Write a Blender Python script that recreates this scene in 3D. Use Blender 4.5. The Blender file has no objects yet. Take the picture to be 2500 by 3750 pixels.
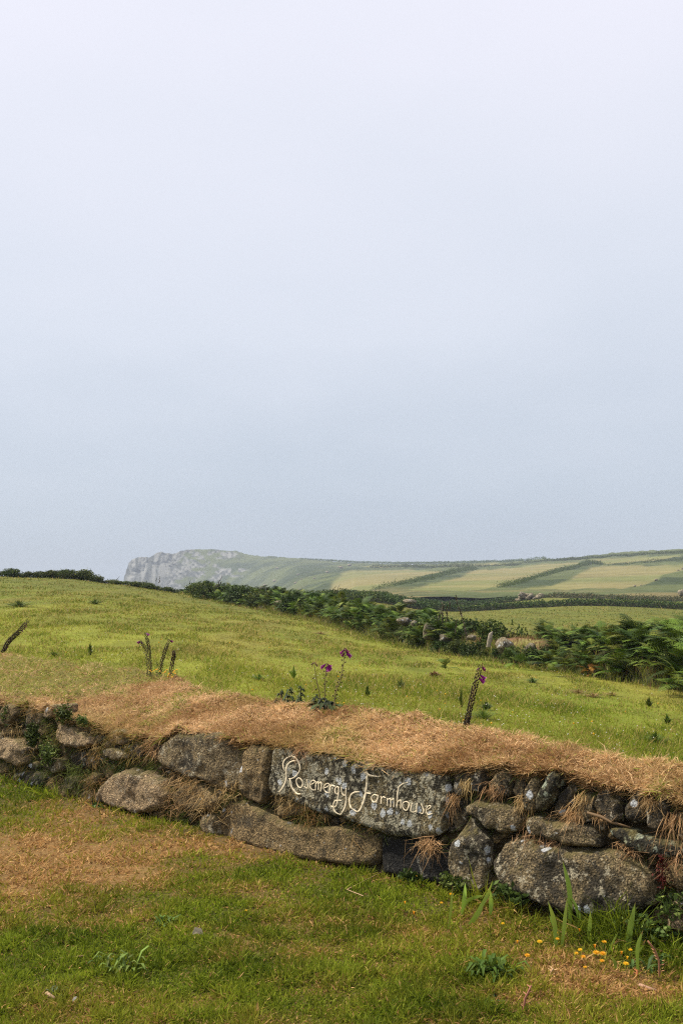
import bpy, bmesh, math, random
import numpy as np
from mathutils import Vector, Matrix, Quaternion, noise as mnoise
from mathutils.geometry import delaunay_2d_cdt

random.seed(7)
RNG = np.random.default_rng(11)
S = bpy.context.scene
C = S.collection

# ------------------------------------------------------------------ camera, sky, sun, exposure
F = 4021.0                      # focal length in photo pixels (photo 2500 x 3750)
EYE = 1.6
PITCH = math.atan(275.0 / F)
cam_d = bpy.data.cameras.new('camera')
cam = bpy.data.objects.new('camera', cam_d)
C.objects.link(cam)
cam.location = (0, 0, EYE)
cam.rotation_euler = (math.pi / 2 + PITCH, 0, 0)
cam_d.sensor_fit = 'VERTICAL'
cam_d.sensor_height = 36.0
cam_d.lens = 36.0 * F / 3750.0
cam_d.clip_start = 0.05
cam_d.clip_end = 20000
S.camera = cam

SUN_TO = Vector((-0.82, 0.42, 1.18)).normalized()
SUN_EL = math.asin(SUN_TO.z)
SUN_AZ = math.atan2(SUN_TO.x, SUN_TO.y)

W = bpy.data.worlds.new('World')
S.world = W
W.use_nodes = True
nt = W.node_tree
nt.nodes.clear()
n_out = nt.nodes.new('ShaderNodeOutputWorld')
n_sky = nt.nodes.new('ShaderNodeTexSky')
n_sky.sky_type = 'NISHITA'
n_sky.sun_disc = False
n_sky.sun_elevation = SUN_EL
n_sky.sun_rotation = SUN_AZ
n_b1 = nt.nodes.new('ShaderNodeBackground')
n_b1.inputs['Strength'].default_value = 0.06
nt.links.new(n_sky.outputs['Color'], n_b1.inputs['Color'])
n_tc = nt.nodes.new('ShaderNodeTexCoord')
n_sep = nt.nodes.new('ShaderNodeSeparateXYZ')
nt.links.new(n_tc.outputs['Generated'], n_sep.inputs[0])
n_ramp = nt.nodes.new('ShaderNodeValToRGB')
cr = n_ramp.color_ramp
cr.elements[0].position = 0.0
cr.elements[0].color = (0.41, 0.475, 0.575, 1)
cr.elements[1].position = 1.0
cr.elements[1].color = (0.86, 0.85, 0.93, 1)
for p_, c_ in ((0.10, (0.515, 0.575, 0.665, 1)), (0.22, (0.66, 0.70, 0.785, 1)), (0.36, (0.735, 0.755, 0.84, 1)), (0.50, (0.80, 0.80, 0.89, 1))):
    e_ = cr.elements.new(p_)
    e_.color = c_
n_ns = nt.nodes.new('ShaderNodeTexNoise')
n_ns.inputs['Scale'].default_value = 2.2
n_ns.inputs['Detail'].default_value = 5
n_ns.inputs['Roughness'].default_value = 0.5
n_mp = nt.nodes.new('ShaderNodeMapping')
n_mp.inputs['Scale'].default_value = (1, 1, 2.6)
n_mp.inputs['Rotation'].default_value = (0.5, 0.6, 0.3)
nt.links.new(n_tc.outputs['Generated'], n_mp.inputs[0])
nt.links.new(n_mp.outputs[0], n_ns.inputs['Vector'])
n_ad = nt.nodes.new('ShaderNodeMath')
n_ad.operation = 'MULTIPLY_ADD'
n_ad.inputs[1].default_value = 0.26
n_ad2 = nt.nodes.new('ShaderNodeMath')
n_ad2.operation = 'ADD'
n_ad2.inputs[1].default_value = -0.13
nt.links.new(n_ns.outputs['Fac'], n_ad.inputs[0])
nt.links.new(n_sep.outputs['Z'], n_ad.inputs[2])
nt.links.new(n_ad.outputs[0], n_ad2.inputs[0])
nt.links.new(n_ad2.outputs[0], n_ramp.inputs[0])
n_b2 = nt.nodes.new('ShaderNodeBackground')
n_b2.inputs['Strength'].default_value = 0.82
nt.links.new(n_ramp.outputs[0], n_b2.inputs['Color'])
n_mx = nt.nodes.new('ShaderNodeMixShader')
n_mx.inputs[0].default_value = 0.90          # thin high sea fog over the blue sky
nt.links.new(n_b1.outputs[0], n_mx.inputs[1])
nt.links.new(n_b2.outputs[0], n_mx.inputs[2])
nt.links.new(n_mx.outputs[0], n_out.inputs['Surface'])

sun_d = bpy.data.lights.new('sun', 'SUN')
sun_d.energy = 4.9
sun_d.angle = math.radians(2.5)
sun_d.color = (1.0, 0.91, 0.77)
sun = bpy.data.objects.new('sun', sun_d)
C.objects.link(sun)
sun.location = (-20, 10, 40)
sun.rotation_euler = SUN_TO.to_track_quat('Z', 'Y').to_euler()

S.view_settings.view_transform = 'Standard'
S.view_settings.look = 'None'
S.view_settings.gamma = 1
S.view_settings.exposure = 0.55
S.view_settings.use_curve_mapping = False
S.render.engine = 'CYCLES'
S.cycles.use_denoising = False           # keeps the fine grass and frond detail
S.cycles.use_adaptive_sampling = False
S.cycles.filter_width = 1.2
S.cycles.max_bounces = 5
S.cycles.diffuse_bounces = 3
S.cycles.volume_bounces = 0
S.cycles.caustics_reflective = False
S.cycles.caustics_refractive = False

# ------------------------------------------------------------------ projection helpers (photo pixels <-> world)
CP, SP = math.cos(PITCH), math.sin(PITCH)

def ray(px, py):
    """direction with unit forward (y) component"""
    a = (np.asarray(px, float) - 1250.0) / F
    b = (1875.0 - np.asarray(py, float)) / F
    y = CP - b * SP
    z = SP + b * CP
    return a / y, z / y          # x per metre forward, z per metre forward

def at(px, py, d):
    rx, rz = ray(px, py)
    return Vector((float(rx) * d, d, EYE + float(rz) * d))

def project(x, y, z):
    zz = np.asarray(z) - EYE
    fwd = y * CP + zz * SP
    up = -y * SP + zz * CP
    return 1250.0 + F * x / fwd, 1875.0 - F * up / fwd

# ------------------------------------------------------------------ numpy noise
def _h(ix, iy, seed):
    n = (ix.astype(np.int64) * 374761393 + iy.astype(np.int64) * 668265263 + seed * 974634777) & 0xFFFFFFFF
    n = ((n ^ (n >> 13)) * 1274126177) & 0xFFFFFFFF
    n = n ^ (n >> 16)
    return (n & 0xFFFFFF) / float(0xFFFFFF)

def vnoise(x, y, seed=0):
    x = np.asarray(x, float); y = np.asarray(y, float)
    ix = np.floor(x); iy = np.floor(y)
    fx = x - ix; fy = y - iy
    fx = fx * fx * (3 - 2 * fx); fy = fy * fy * (3 - 2 * fy)
    a = _h(ix, iy, seed); b = _h(ix + 1, iy, seed); c = _h(ix, iy + 1, seed); d = _h(ix + 1, iy + 1, seed)
    return (a * (1 - fx) + b * fx) * (1 - fy) + (c * (1 - fx) + d * fx) * fy

def fbm(x, y, octv=4, seed=0):
    t = 0; a = 0.5; s = 0
    for k in range(octv):
        t = t + a * vnoise(x * 2 ** k + 17.3 * k, y * 2 ** k - 9.1 * k, seed + k)
        s += a; a *= 0.5
    return t / s

def sstep(a, b, x):
    t = np.clip((np.asarray(x, float) - a) / (b - a), 0, 1)
    return t * t * (3 - 2 * t)

def lerp(a, b, t):
    return a + (b - a) * t

def cmix(c0, c1, t):
    t = np.asarray(t)[..., None]
    return np.asarray(c0) * (1 - t) + np.asarray(c1) * t

# ------------------------------------------------------------------ object helpers
WORLD = {}

def link(o, parent=None, loc=(0, 0, 0)):
    C.objects.link(o)
    loc = Vector(loc)
    if parent is not None:
        o.parent = parent
        o.location = loc - WORLD[parent.name]
    else:
        o.location = loc
    WORLD[o.name] = loc
    return o

def tag(o, label=None, cat=None, group=None, kind=None):
    if label: o['label'] = label
    if cat: o['category'] = cat
    if group: o['group'] = group
    if kind: o['kind'] = kind
    return o

def empty(name, loc, label=None, cat=None, group=None):
    o = bpy.data.objects.new(name, None)
    o.empty_display_size = 0.1
    link(o, None, loc)
    return tag(o, label, cat, group)

def mesh_np(name, verts, faces, mat=None, col=None, smooth=False):
    """verts (N,3); faces (M,3|4) array or list of such arrays; col (N,3)"""
    if not isinstance(faces, (list, tuple)):
        faces = [faces]
    faces = [np.asarray(f, np.int32) for f in faces if len(f)]
    verts = np.asarray(verts, np.float32)
    me = bpy.data.meshes.new(name)
    nl = sum(f.size for f in faces); nf = sum(len(f) for f in faces)
    me.vertices.add(len(verts)); me.loops.add(nl); me.polygons.add(nf)
    me.vertices.foreach_set('co', verts.ravel())
    me.loops.foreach_set('vertex_index', np.concatenate([f.ravel() for f in faces]))
    tot = np.concatenate([np.full(len(f), f.shape[1], np.int32) for f in faces])
    st = np.concatenate([[0], np.cumsum(tot)[:-1]]).astype(np.int32)
    me.polygons.foreach_set('loop_start', st)
    me.polygons.foreach_set('loop_total', tot)
    if smooth:
        me.polygons.foreach_set('use_smooth', np.ones(nf, bool))
    if col is not None:
        at_ = me.attributes.new('Col', 'FLOAT_COLOR', 'POINT')
        c4 = np.ones((len(verts), 4), np.float32)
        c4[:, :3] = col
        at_.data.foreach_set('color', c4.ravel())
    me.update(calc_edges=True)
    if mat is not None:
        me.materials.append(mat)
    return me

def add(name, me, parent=None, loc=(0, 0, 0)):
    return link(bpy.data.objects.new(name, me), parent, loc)

class MB:
    """small mesh collector with colours"""
    def __init__(s):
        s.v = []; s.f3 = []; s.f4 = []; s.c = []; s.n = 0
    def addv(s, v, c):
        v = np.asarray(v, float); c = np.asarray(c, float)
        if c.ndim == 1: c = np.tile(c, (len(v), 1))
        s.v.append(v); s.c.append(c)
        b = s.n; s.n += len(v)
        return b
    def tris(s, f): s.f3.append(np.asarray(f))
    def quads(s, f): s.f4.append(np.asarray(f))
    def tube(s, pts, rad, col, sides=6, cap=True):
        pts = [Vector(p) for p in pts]
        if not hasattr(rad, '__len__'): rad = [rad] * len(pts)
        vs = []
        for i, p in enumerate(pts):
            d = (pts[min(i + 1, len(pts) - 1)] - pts[max(i - 1, 0)]).normalized()
            u = d.orthogonal().normalized() if i == 0 else (u - d * u.dot(d)).normalized()
            w = d.cross(u)
            for k in range(sides):
                a = 2 * math.pi * k / sides
                vs.append(p + (u * math.cos(a) + w * math.sin(a)) * rad[i])
        b = s.addv(vs, col)
        q = []
        for i in range(len(pts) - 1):
            for k in range(sides):
                k2 = (k + 1) % sides
                q.append((b + i * sides + k, b + i * sides + k2, b + (i + 1) * sides + k2, b + (i + 1) * sides + k))
        s.quads(q)
        if cap:
            e = b + (len(pts) - 1) * sides
            s.tris([(e, e + k, e + k + 1) for k in range(1, sides - 1)])
    def leaf(s, pts, wid, col, up=None, fold=0.0):
        """ribbon leaf along pts, full widths wid"""
        pts = [Vector(p) for p in pts]
        vs = []; 
        for i, p in enumerate(pts):
            d = (pts[min(i + 1, len(pts) - 1)] - pts[max(i - 1, 0)]).normalized()
            side = d.cross(Vector(up) if up is not None else Vector((0, 0, 1)))
            if side.length < 1e-4: side = Vector((1, 0, 0))
            side.normalize()
            nrm = side.cross(d)
            w = wid[i] / 2
            vs += [p - side * w + nrm * fold * w, p, p + side * w + nrm * fold * w]
        b = s.addv(vs, col if np.asarray(col).ndim == 1 else np.repeat(np.asarray(col), 3, axis=0))
        q = []
        for i in range(len(pts) - 1):
            for k in (0, 1):
                q.append((b + 3 * i + k, b + 3 * i + k + 1, b + 3 * i + 4 + k, b + 3 * i + 3 + k))
        s.quads(q)
    def arrays(s):
        f = []
        if s.f3: f.append(np.concatenate(s.f3))
        if s.f4: f.append(np.concatenate(s.f4))
        return np.concatenate(s.v), f, np.concatenate(s.c)
    def build(s, name, mat, parent=None, loc=(0, 0, 0), smooth=False):
        v, f, c = s.arrays()
        me = mesh_np(name, v - np.asarray(Vector(loc)), f, mat, c, smooth)
        return add(name, me, parent, loc)
    def mesh(s, name, mat, smooth=False):
        v, f, c = s.arrays()
        return mesh_np(name, v, f, mat, c, smooth)

# ------------------------------------------------------------------ materials
def new_mat(name):
    m = bpy.data.materials.new(name)
    m.use_nodes = True
    m.node_tree.nodes.clear()
    return m, m.node_tree

def nd(t, typ, **kw):
    n = t.nodes.new('ShaderNode' + typ)
    for k, v in kw.items():
        if k in n.inputs: n.inputs[k].default_value = v
        else: setattr(n, k, v)
    return n

def ramp(t, fac, stops):
    r = t.nodes.new('ShaderNodeValToRGB')
    e = r.color_ramp.elements
    e[0].position, e[1].position = stops[0][0], stops[-1][0]
    def c4(c): return (c, c, c, 1) if not hasattr(c, '__len__') else (*c, 1)
    e[0].color, e[1].color = c4(stops[0][1]), c4(stops[-1][1])
    for p, c in stops[1:-1]:
        x = e.new(p); x.color = c4(c)
    t.links.new(fac, r.inputs[0])
    return r.outputs[0]

def mixc(t, fac, a, b, blend='MIX'):
    m = t.nodes.new('ShaderNodeMix')
    m.data_type = 'RGBA'; m.blend_type = blend
    for sock, val in ((m.inputs[0], fac), (m.inputs[6], a), (m.inputs[7], b)):
        if isinstance(val, bpy.types.NodeSocket): t.links.new(val, sock)
        elif hasattr(val, '__len__'): sock.default_value = (*val, 1)
        else: sock.default_value = val
    return m.outputs[2]

def math_n(t, op, a, b=0.0, clamp=False):
    m = t.nodes.new('ShaderNodeMath'); m.operation = op; m.use_clamp = clamp
    for sock, val in ((m.inputs[0], a), (m.inputs[1], b)):
        if isinstance(val, bpy.types.NodeSocket): t.links.new(val, sock)
        else: sock.default_value = val
    return m.outputs[0]

def foliage_mat(name, transl=0.3, rough=0.55, var=0.35, spec=0.25):
    m, t = new_mat(name)
    a = nd(t, 'Attribute', attribute_name='Col')
    oi = nd(t, 'ObjectInfo')
    v = math_n(t, 'MULTIPLY_ADD', oi.outputs['Random'], var)
    t.nodes[-1].inputs[2].default_value = 1 - var / 2
    hsv = nd(t, 'HueSaturation')
    t.links.new(a.outputs['Color'], hsv.inputs['Color'])
    t.links.new(v, hsv.inputs['Value'])
    hu = math_n(t, 'MULTIPLY_ADD', oi.outputs['Random'], 0.03)
    t.nodes[-1].inputs[2].default_value = 0.485
    t.links.new(hu, hsv.inputs['Hue'])
    p = nd(t, 'BsdfPrincipled', Roughness=rough)
    p.inputs['Specular IOR Level'].default_value = spec
    t.links.new(hsv.outputs[0], p.inputs['Base Color'])
    tr = nd(t, 'BsdfTranslucent')
    t.links.new(hsv.outputs[0], tr.inputs['Color'])
    mx = nd(t, 'MixShader')
    mx.inputs[0].default_value = transl
    t.links.new(p.outputs[0], mx.inputs[1]); t.links.new(tr.outputs[0], mx.inputs[2])
    o = nd(t, 'OutputMaterial')
    t.links.new(mx.outputs[0], o.inputs['Surface'])
    return m

def granite_mat(name, base, dark, lich=(0.52, 0.54, 0.52), lich_amt=0.5, dark_amt=0.5, moss=0.3, spot=0.35, rough_bump=0.85, sc=1.0, spotcol=(0.62, 0.66, 0.68)):
    base = (base[0] * 1.08, base[1] * .98, base[2] * .80); lich = (lich[0] * 1.03, lich[1], lich[2] * .88)
    m, t = new_mat(name)
    tc = nd(t, 'TexCoord'); oi = nd(t, 'ObjectInfo')
    off = nd(t, 'VectorMath', operation='ADD')
    mul = nd(t, 'VectorMath', operation='SCALE'); mul.inputs[3].default_value = 37.0
    cb = nd(t, 'CombineXYZ')
    for k in range(3): t.links.new(oi.outputs['Random'], cb.inputs[k])
    t.links.new(cb.outputs[0], mul.inputs[0])
    t.links.new(tc.outputs['Object'], off.inputs[0]); t.links.new(mul.outputs[0], off.inputs[1])
    V = off.outputs[0]
    def noise(scale, detail=4, rough=0.6, dist=0.0):
        n = nd(t, 'TexNoise', Scale=scale / sc, Detail=detail, Roughness=rough, Distortion=dist)
        t.links.new(V, n.inputs['Vector']); return n.outputs['Fac']
    def voro(scale, out='Distance'):
        n = nd(t, 'TexVoronoi', Scale=scale / sc)
        t.links.new(V, n.inputs['Vector']); return n.outputs[out]
    n_big = noise(4.5, 5, 0.6, 0.4)
    n_mid = noise(17, 6, 0.68, 0.3)
    n_fine = noise(75, 5, 0.75)
    n_m2 = noise(34, 8, 0.82, 0.5)
    mixn = math_n(t, 'ADD', math_n(t, 'MULTIPLY', n_m2, 0.6), math_n(t, 'MULTIPLY', n_fine, 0.4))
    col = ramp(t, mixn, ((0.36, tuple(c * 0.22 for c in base)), (0.46, tuple(c * 0.75 for c in base)), (0.53, base), (0.60, tuple(min(.7, c * 2.3) for c in base))))
    # feldspar and mica crystals
    cr_ = voro(170, 'Color')
    sep = nd(t, 'SeparateColor'); t.links.new(cr_, sep.inputs[0])
    col = mixc(t, ramp(t, sep.outputs[0], ((0.78, 0.0), (0.84, 0.6))), col, tuple(min(.75, c * 2.6) for c in base))
    col = mixc(t, ramp(t, sep.outputs[1], ((0.76, 0.0), (0.80, 0.8))), col, tuple(c * 0.18 for c in base))
    # black staining
    dk = math_n(t, 'ADD', math_n(t, 'MULTIPLY', n_big, 0.5), math_n(t, 'MULTIPLY', n_m2, 0.5))
    col = mixc(t, ramp(t, dk, ((0.58 - 0.16 * dark_amt, 0.0), (0.63 - 0.16 * dark_amt, 0.9))), col, dark)
    # pale crust lichen
    n_l = noise(9, 8, 0.72, 0.6)
    n_l2 = noise(40, 4, 0.7)
    lk = math_n(t, 'ADD', math_n(t, 'MULTIPLY', n_l, 0.55), math_n(t, 'MULTIPLY', n_l2, 0.45))
    col = mixc(t, ramp(t, lk, ((0.66 - 0.17 * lich_amt, 0.0), (0.69 - 0.17 * lich_amt, 0.9))), col, mixc(t, n_l2, tuple(c * 0.6 for c in lich), tuple(min(.8, c * 1.25) for c in lich)))
    # lichen rosettes
    vd = voro(20); vc = voro(20, 'Color')
    s2 = nd(t, 'SeparateColor'); t.links.new(vc, s2.inputs[0])
    rad = math_n(t, 'MULTIPLY', ramp(t, s2.outputs[0], ((1 - spot - 0.02, 0.0), (1 - spot, 0.36), (1.0, 0.5))), 1.0)
    edge = math_n(t, 'ADD', vd, math_n(t, 'MULTIPLY', math_n(t, 'SUBTRACT', n_m2, 0.5), 1.3))
    ros = math_n(t, 'LESS_THAN', edge, rad)
    col = mixc(t, math_n(t, 'MULTIPLY', ros, 0.8), col, mixc(t, n_fine, tuple(c * 0.7 for c in spotcol), spotcol))
    # moss and dirt where water sits
    geo = nd(t, 'NewGeometry'); sx = nd(t, 'SeparateXYZ')
    t.links.new(geo.outputs['Normal'], sx.inputs[0])
    mk = math_n(t, 'ADD', math_n(t, 'MULTIPLY', sx.outputs['Z'], 0.25), noise(13, 6, 0.7))
    col = mixc(t, ramp(t, mk, ((0.70 - 0.2 * moss, 0.0), (0.84 - 0.2 * moss, 0.75))), col, (0.115, 0.095, 0.03))
    p = nd(t, 'BsdfPrincipled', Roughness=0.9)
    p.inputs['Specular IOR Level'].default_value = 0.25
    t.links.new(col, p.inputs['Base Color'])
    hgt = math_n(t, 'ADD', math_n(t, 'MULTIPLY', n_mid, 1.2), math_n(t, 'ADD', math_n(t, 'MULTIPLY', n_fine, 0.8), math_n(t, 'MULTIPLY', voro(90), 0.5)))
    b = nd(t, 'Bump', Strength=rough_bump, Distance=0.02 * sc)
    t.links.new(hgt, b.inputs['Height']); t.links.new(b.outputs[0], p.inputs['Normal'])
    o = nd(t, 'OutputMaterial'); t.links.new(p.outputs[0], o.inputs['Surface'])
    return m

def attr_ground_mat(name, scales=(3.0, 22.0, 110.0), amt=0.55, bump=0.5, dist=0.03):
    m, t = new_mat(name)
    a = nd(t, 'Attribute', attribute_name='Col')
    g = nd(t, 'NewGeometry')
    ns = []
    for s_ in scales:
        n = nd(t, 'TexNoise', Scale=s_, Detail=5, Roughness=0.65)
        t.links.new(g.outputs['Position'], n.inputs['Vector']); ns.append(n.outputs['Fac'])
    s = math_n(t, 'ADD', math_n(t, 'MULTIPLY', ns[0], 0.3), math_n(t, 'ADD', math_n(t, 'MULTIPLY', ns[1], 0.35), math_n(t, 'MULTIPLY', ns[2], 0.35)))
    v = ramp(t, s, ((0.32, 1 - amt), (0.5, 1.0), (0.66, 1 + amt)))
    col = mixc(t, 1.0, a.outputs['Color'], v, 'MULTIPLY')
    p = nd(t, 'BsdfPrincipled', Roughness=0.95)
    p.inputs['Specular IOR Level'].default_value = 0.1
    t.links.new(col, p.inputs['Base Color'])
    b = nd(t, 'Bump', Strength=bump, Distance=dist)
    t.links.new(s, b.inputs['Height']); t.links.new(b.outputs[0], p.inputs['Normal'])
    o = nd(t, 'OutputMaterial'); t.links.new(p.outputs[0], o.inputs['Surface'])
    return m

def plain_mat(name, col, rough=0.7, nscale=60, amt=0.3):
    m, t = new_mat(name)
    tc = nd(t, 'TexCoord')
    n = nd(t, 'TexNoise', Scale=nscale, Detail=4)
    t.links.new(tc.outputs['Object'], n.inputs['Vector'])
    c = mixc(t, ramp(t, n.outputs['Fac'], ((0.3, 0.0), (0.7, 1.0))), tuple(x * (1 - amt) for x in col), tuple(min(1, x * (1 + amt * .5)) for x in col))
    p = nd(t, 'BsdfPrincipled', Roughness=rough)
    t.links.new(c, p.inputs['Base Color'])
    b = nd(t, 'Bump', Strength=0.3, Distance=0.004)
    t.links.new(n.outputs['Fac'], b.inputs['Height']); t.links.new(b.outputs[0], p.inputs['Normal'])
    o = nd(t, 'OutputMaterial'); t.links.new(p.outputs[0], o.inputs['Surface'])
    return m

M_grass = foliage_mat('grass_blades', 0.35, 0.7, 0.0, 0.08)
M_straw = foliage_mat('dry_straw', 0.25, 0.7, 0.0, 0.1)
M_leaf = foliage_mat('leaves', 0.2, 0.6, 0.45, 0.12)
M_fern = foliage_mat('bracken_fronds', 0.17, 0.6, 0.55, 0.12)
M_petal = foliage_mat('petals', 0.4, 0.5, 0.1, 0.2)
M_stalk = foliage_mat('stalks', 0.05, 0.7, 0.25, 0.2)
M_ground = attr_ground_mat('ground_soil', (1.3, 14.0, 90.0), 0.55, 0.6, 0.02)
M_hill = attr_ground_mat('hillside', (0.02, 0.09, 0.4), 0.42, 0.6, 3.0)
M_paint = plain_mat('cream_paint', (0.76, 0.645, 0.44), 0.75, 70, 0.22)
_t = M_paint.node_tree
_p = [n for n in _t.nodes if n.type == 'BSDF_PRINCIPLED'][0]
_src = _p.inputs['Base Color'].links[0].from_socket
_n = nd(_t, 'TexNoise', Scale=45.0, Detail=6, Roughness=0.75)
_c = nd(_t, 'TexCoord'); _t.links.new(_c.outputs['Object'], _n.inputs['Vector'])
_t.links.new(mixc(_t, ramp(_t, _n.outputs['Fac'], ((0.55, 0.0), (0.66, 0.75))), _src, (0.30, 0.24, 0.15)), _p.inputs['Base Color'])
M_wood = plain_mat('weathered_wood', (0.27, 0.23, 0.17), 0.85, 25, 0.5)
M_soil = attr_ground_mat('bank_earth', (5.0, 30.0, 140.0), 0.6, 0.8, 0.03)
G_sign = granite_mat('granite_sign', (0.14, 0.122, 0.075), (0.018, 0.017, 0.012), lich=(0.32, 0.305, 0.245), lich_amt=0.90, dark_amt=0.85, moss=0.30, spot=0.16, spotcol=(0.52, 0.55, 0.56))
G_warm = granite_mat('granite_warm', (0.17, 0.132, 0.075), (0.045, 0.037, 0.022), lich=(0.27, 0.24, 0.17), lich_amt=0.5, dark_amt=0.35, moss=0.42, spot=0.02)
G_grey = granite_mat('granite_grey', (0.16, 0.133, 0.085), (0.028, 0.025, 0.018), lich=(0.36, 0.33, 0.26), lich_amt=0.70, dark_amt=0.6, moss=0.36, spot=0.03)
G_pale = granite_mat('granite_pale', (0.235, 0.185, 0.125), (0.06, 0.05, 0.034), lich=(0.38, 0.33, 0.26), lich_amt=0.6, dark_amt=0.35, moss=0.34, spot=0.02)
G_dark = granite_mat('granite_dark', (0.10, 0.083, 0.055), (0.017, 0.016, 0.013), lich=(0.36, 0.34, 0.30), lich_amt=0.60, dark_amt=0.8, moss=0.36, spot=0.08)
G_slate = granite_mat('slate_black', (0.018, 0.018, 0.019), (0.007, 0.007, 0.007), lich=(0.16, 0.16, 0.15), lich_amt=0.5, dark_amt=0.6, moss=0.1, spot=0.05, rough_bump=0.7)
G_licn = granite_mat('granite_lichened', (0.08, 0.073, 0.045), (0.013, 0.013, 0.010), lich=(0.30, 0.32, 0.23), lich_amt=0.68, dark_amt=0.95, moss=0.25, spot=0.3, spotcol=(0.34, 0.38, 0.28))
G_field = granite_mat('granite_field', (0.23, 0.21, 0.17), (0.05, 0.046, 0.038), lich=(0.40, 0.39, 0.35), lich_amt=0.7, dark_amt=0.4, moss=0.1, spot=0.05, sc=3.0)

# ------------------------------------------------------------------ terrain height
def bdist(x, y):                 # distance behind the wall's face line
    return (x + y - 6.42) / math.sqrt(2)

_ctl = [  # photo px, py, distance
(1000, 2562, 11), (1300, 2598, 10.5), (1700, 2652, 10), (2100, 2737, 9.4), (2500, 2806, 9.0),
    (3200, 2900, 8.5), (1200, 2440, 18), (1900, 2520, 15.5),
    (1000, 2243, 49), (1350, 2332, 34), (1700, 2402, 26), (2000, 2452, 21.2), (2500, 2532, 17), (3100, 2620, 14),
    (-700, 2085, 70),
    (2000, 2300, 62), (2500, 2300, 58), (1600, 2290, 66), (2000, 2230, 120), (2500, 2236, 120), (1500, 2224, 120), (3200, 2236, 120),
    (2000, 2184, 175), (2500, 2198, 175), (1400, 2182, 170), (1000, 2195, 120), (1000, 2200, 80), (3200, 2195, 175),
    (0, 2300, 150), (-700, 2300, 150), (400, 2290, 160), (800, 2240, 165),
]
# the left field is a plain slope up to its crest
for px_, pn_, dn_, pc_, dc_ in ((-700, 2320, 18, 2088, 68), (-350, 2350, 17, 2098, 69), (-150, 2368, 16.2, 2105, 70), (0, 2385, 15.5, 2110, 70), (150, 2408, 14.6, 2115, 70), (300, 2430, 13.8, 2123, 71), (450, 2455, 13, 2141, 71), (600, 2480, 12.2, 2165, 70), (690, 2498, 12, 2178, 69), (850, 2530, 11.5, 2212, 58)):
    for f_ in (0.0, 0.3, 0.55, 0.75, 0.9, 1.0):
        _ctl.append((px_, pn_ + (pc_ - pn_) * f_ + (8 * f_ * (1 - f_)), 1 / (1 / dn_ + (1 / dc_ - 1 / dn_) * f_)))
    if px_ < 700:
        _ctl += [(px_, pc_ + 16, 88), (px_, pc_ + 60, 112)]
_P = np.array(_ctl, float)
_rx, _rz = ray(_P[:, 0], _P[:, 1])
_T = np.stack([_rx * 2.2, 9.0 / _P[:, 2]], 1)
_Q = -_rz
def _tps(r2): return 0.5 * r2 * np.log(r2 + 1e-12)
_n = len(_T)
_K = _tps(((_T[:, None] - _T[None]) ** 2).sum(-1)) + np.eye(_n) * 1.2e-3
_A = np.zeros((_n + 3, _n + 3)); _A[:_n, :_n] = _K
_A[:_n, _n] = 1; _A[:_n, _n + 1:] = _T; _A[_n, :_n] = 1; _A[_n + 1:, :_n] = _T.T
_W = np.linalg.solve(_A, np.concatenate([_Q, np.zeros(3)]))

def field_z(x, y):
    x = np.asarray(x, float); y = np.asarray(y, float)
    yy = np.maximum(y, 7.0)
    t = np.clip(x / yy, -0.62, 0.55) * 2.2
    s = 9.0 / yy
    sh = t.shape
    t = t.ravel(); s = s.ravel()
    out = np.empty(len(t))
    for i in range(0, len(t), 20000):
        tt, ss = t[i:i + 20000], s[i:i + 20000]
        r2 = (tt[:, None] - _T[None, :, 0]) ** 2 + (ss[:, None] - _T[None, :, 1]) ** 2
        out[i:i + 20000] = _tps(r2) @ _W[:_n] + _W[_n] + _W[_n + 1] * tt + _W[_n + 2] * ss
    z = EYE - out.reshape(sh) * yy
    return z

def ground_z(x, y):
    x = np.asarray(x, float); y = np.asarray(y, float)
    r = np.hypot(x, y)
    lawn = (fbm(x * 1.3, y * 1.3, 3, 5) - 0.5) * 0.06
    f = np.clip(field_z(x, y), -6, 4) + (fbm(x * 0.5, y * 0.5, 4, 9) - 0.5) * 0.06 * sstep(8, 18, r)
    w = sstep(0.15, 1.1, bdist(x, y))
    z = lawn * (1 - w) + f * w
    far = sstep(185, 330, r)
    return z * (1 - far) - 66 * far

def on_ground(px, py, d0=6.0, d1=170.0, n=400):
    """vectorised: first hit of the photo ray with the ground sheet"""
    px = np.atleast_1d(np.asarray(px, float)); py = np.atleast_1d(np.asarray(py, float))
    rx, rz = ray(px, py)
    ds = np.geomspace(d0, d1, n)
    best = np.full(len(px), np.nan)
    prev = None; pd = None
    for d in ds:
        g = EYE + rz * d - ground_z(rx * d, np.full(len(px), d))
        if prev is not None:
            hit = (g <= 0) & (prev > 0) & np.isnan(best)
            fr = prev / (prev - g + 1e-12)
            best = np.where(hit, pd + (d - pd) * fr, best)
        prev = g; pd = d
    return rx * best, best, EYE + rz * best

def gpos(px, py, d0=6.6):
    x, y, z = on_ground([px], [py], d0)
    if np.isnan(x[0]): return None
    return Vector((x[0], y[0], z[0]))

def lawn_pos(px, py, h=0.0):
    rx, rz = ray(px, py)
    d = (h - EYE) / rz
    return Vector((float(rx * d), float(d), h))

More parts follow.
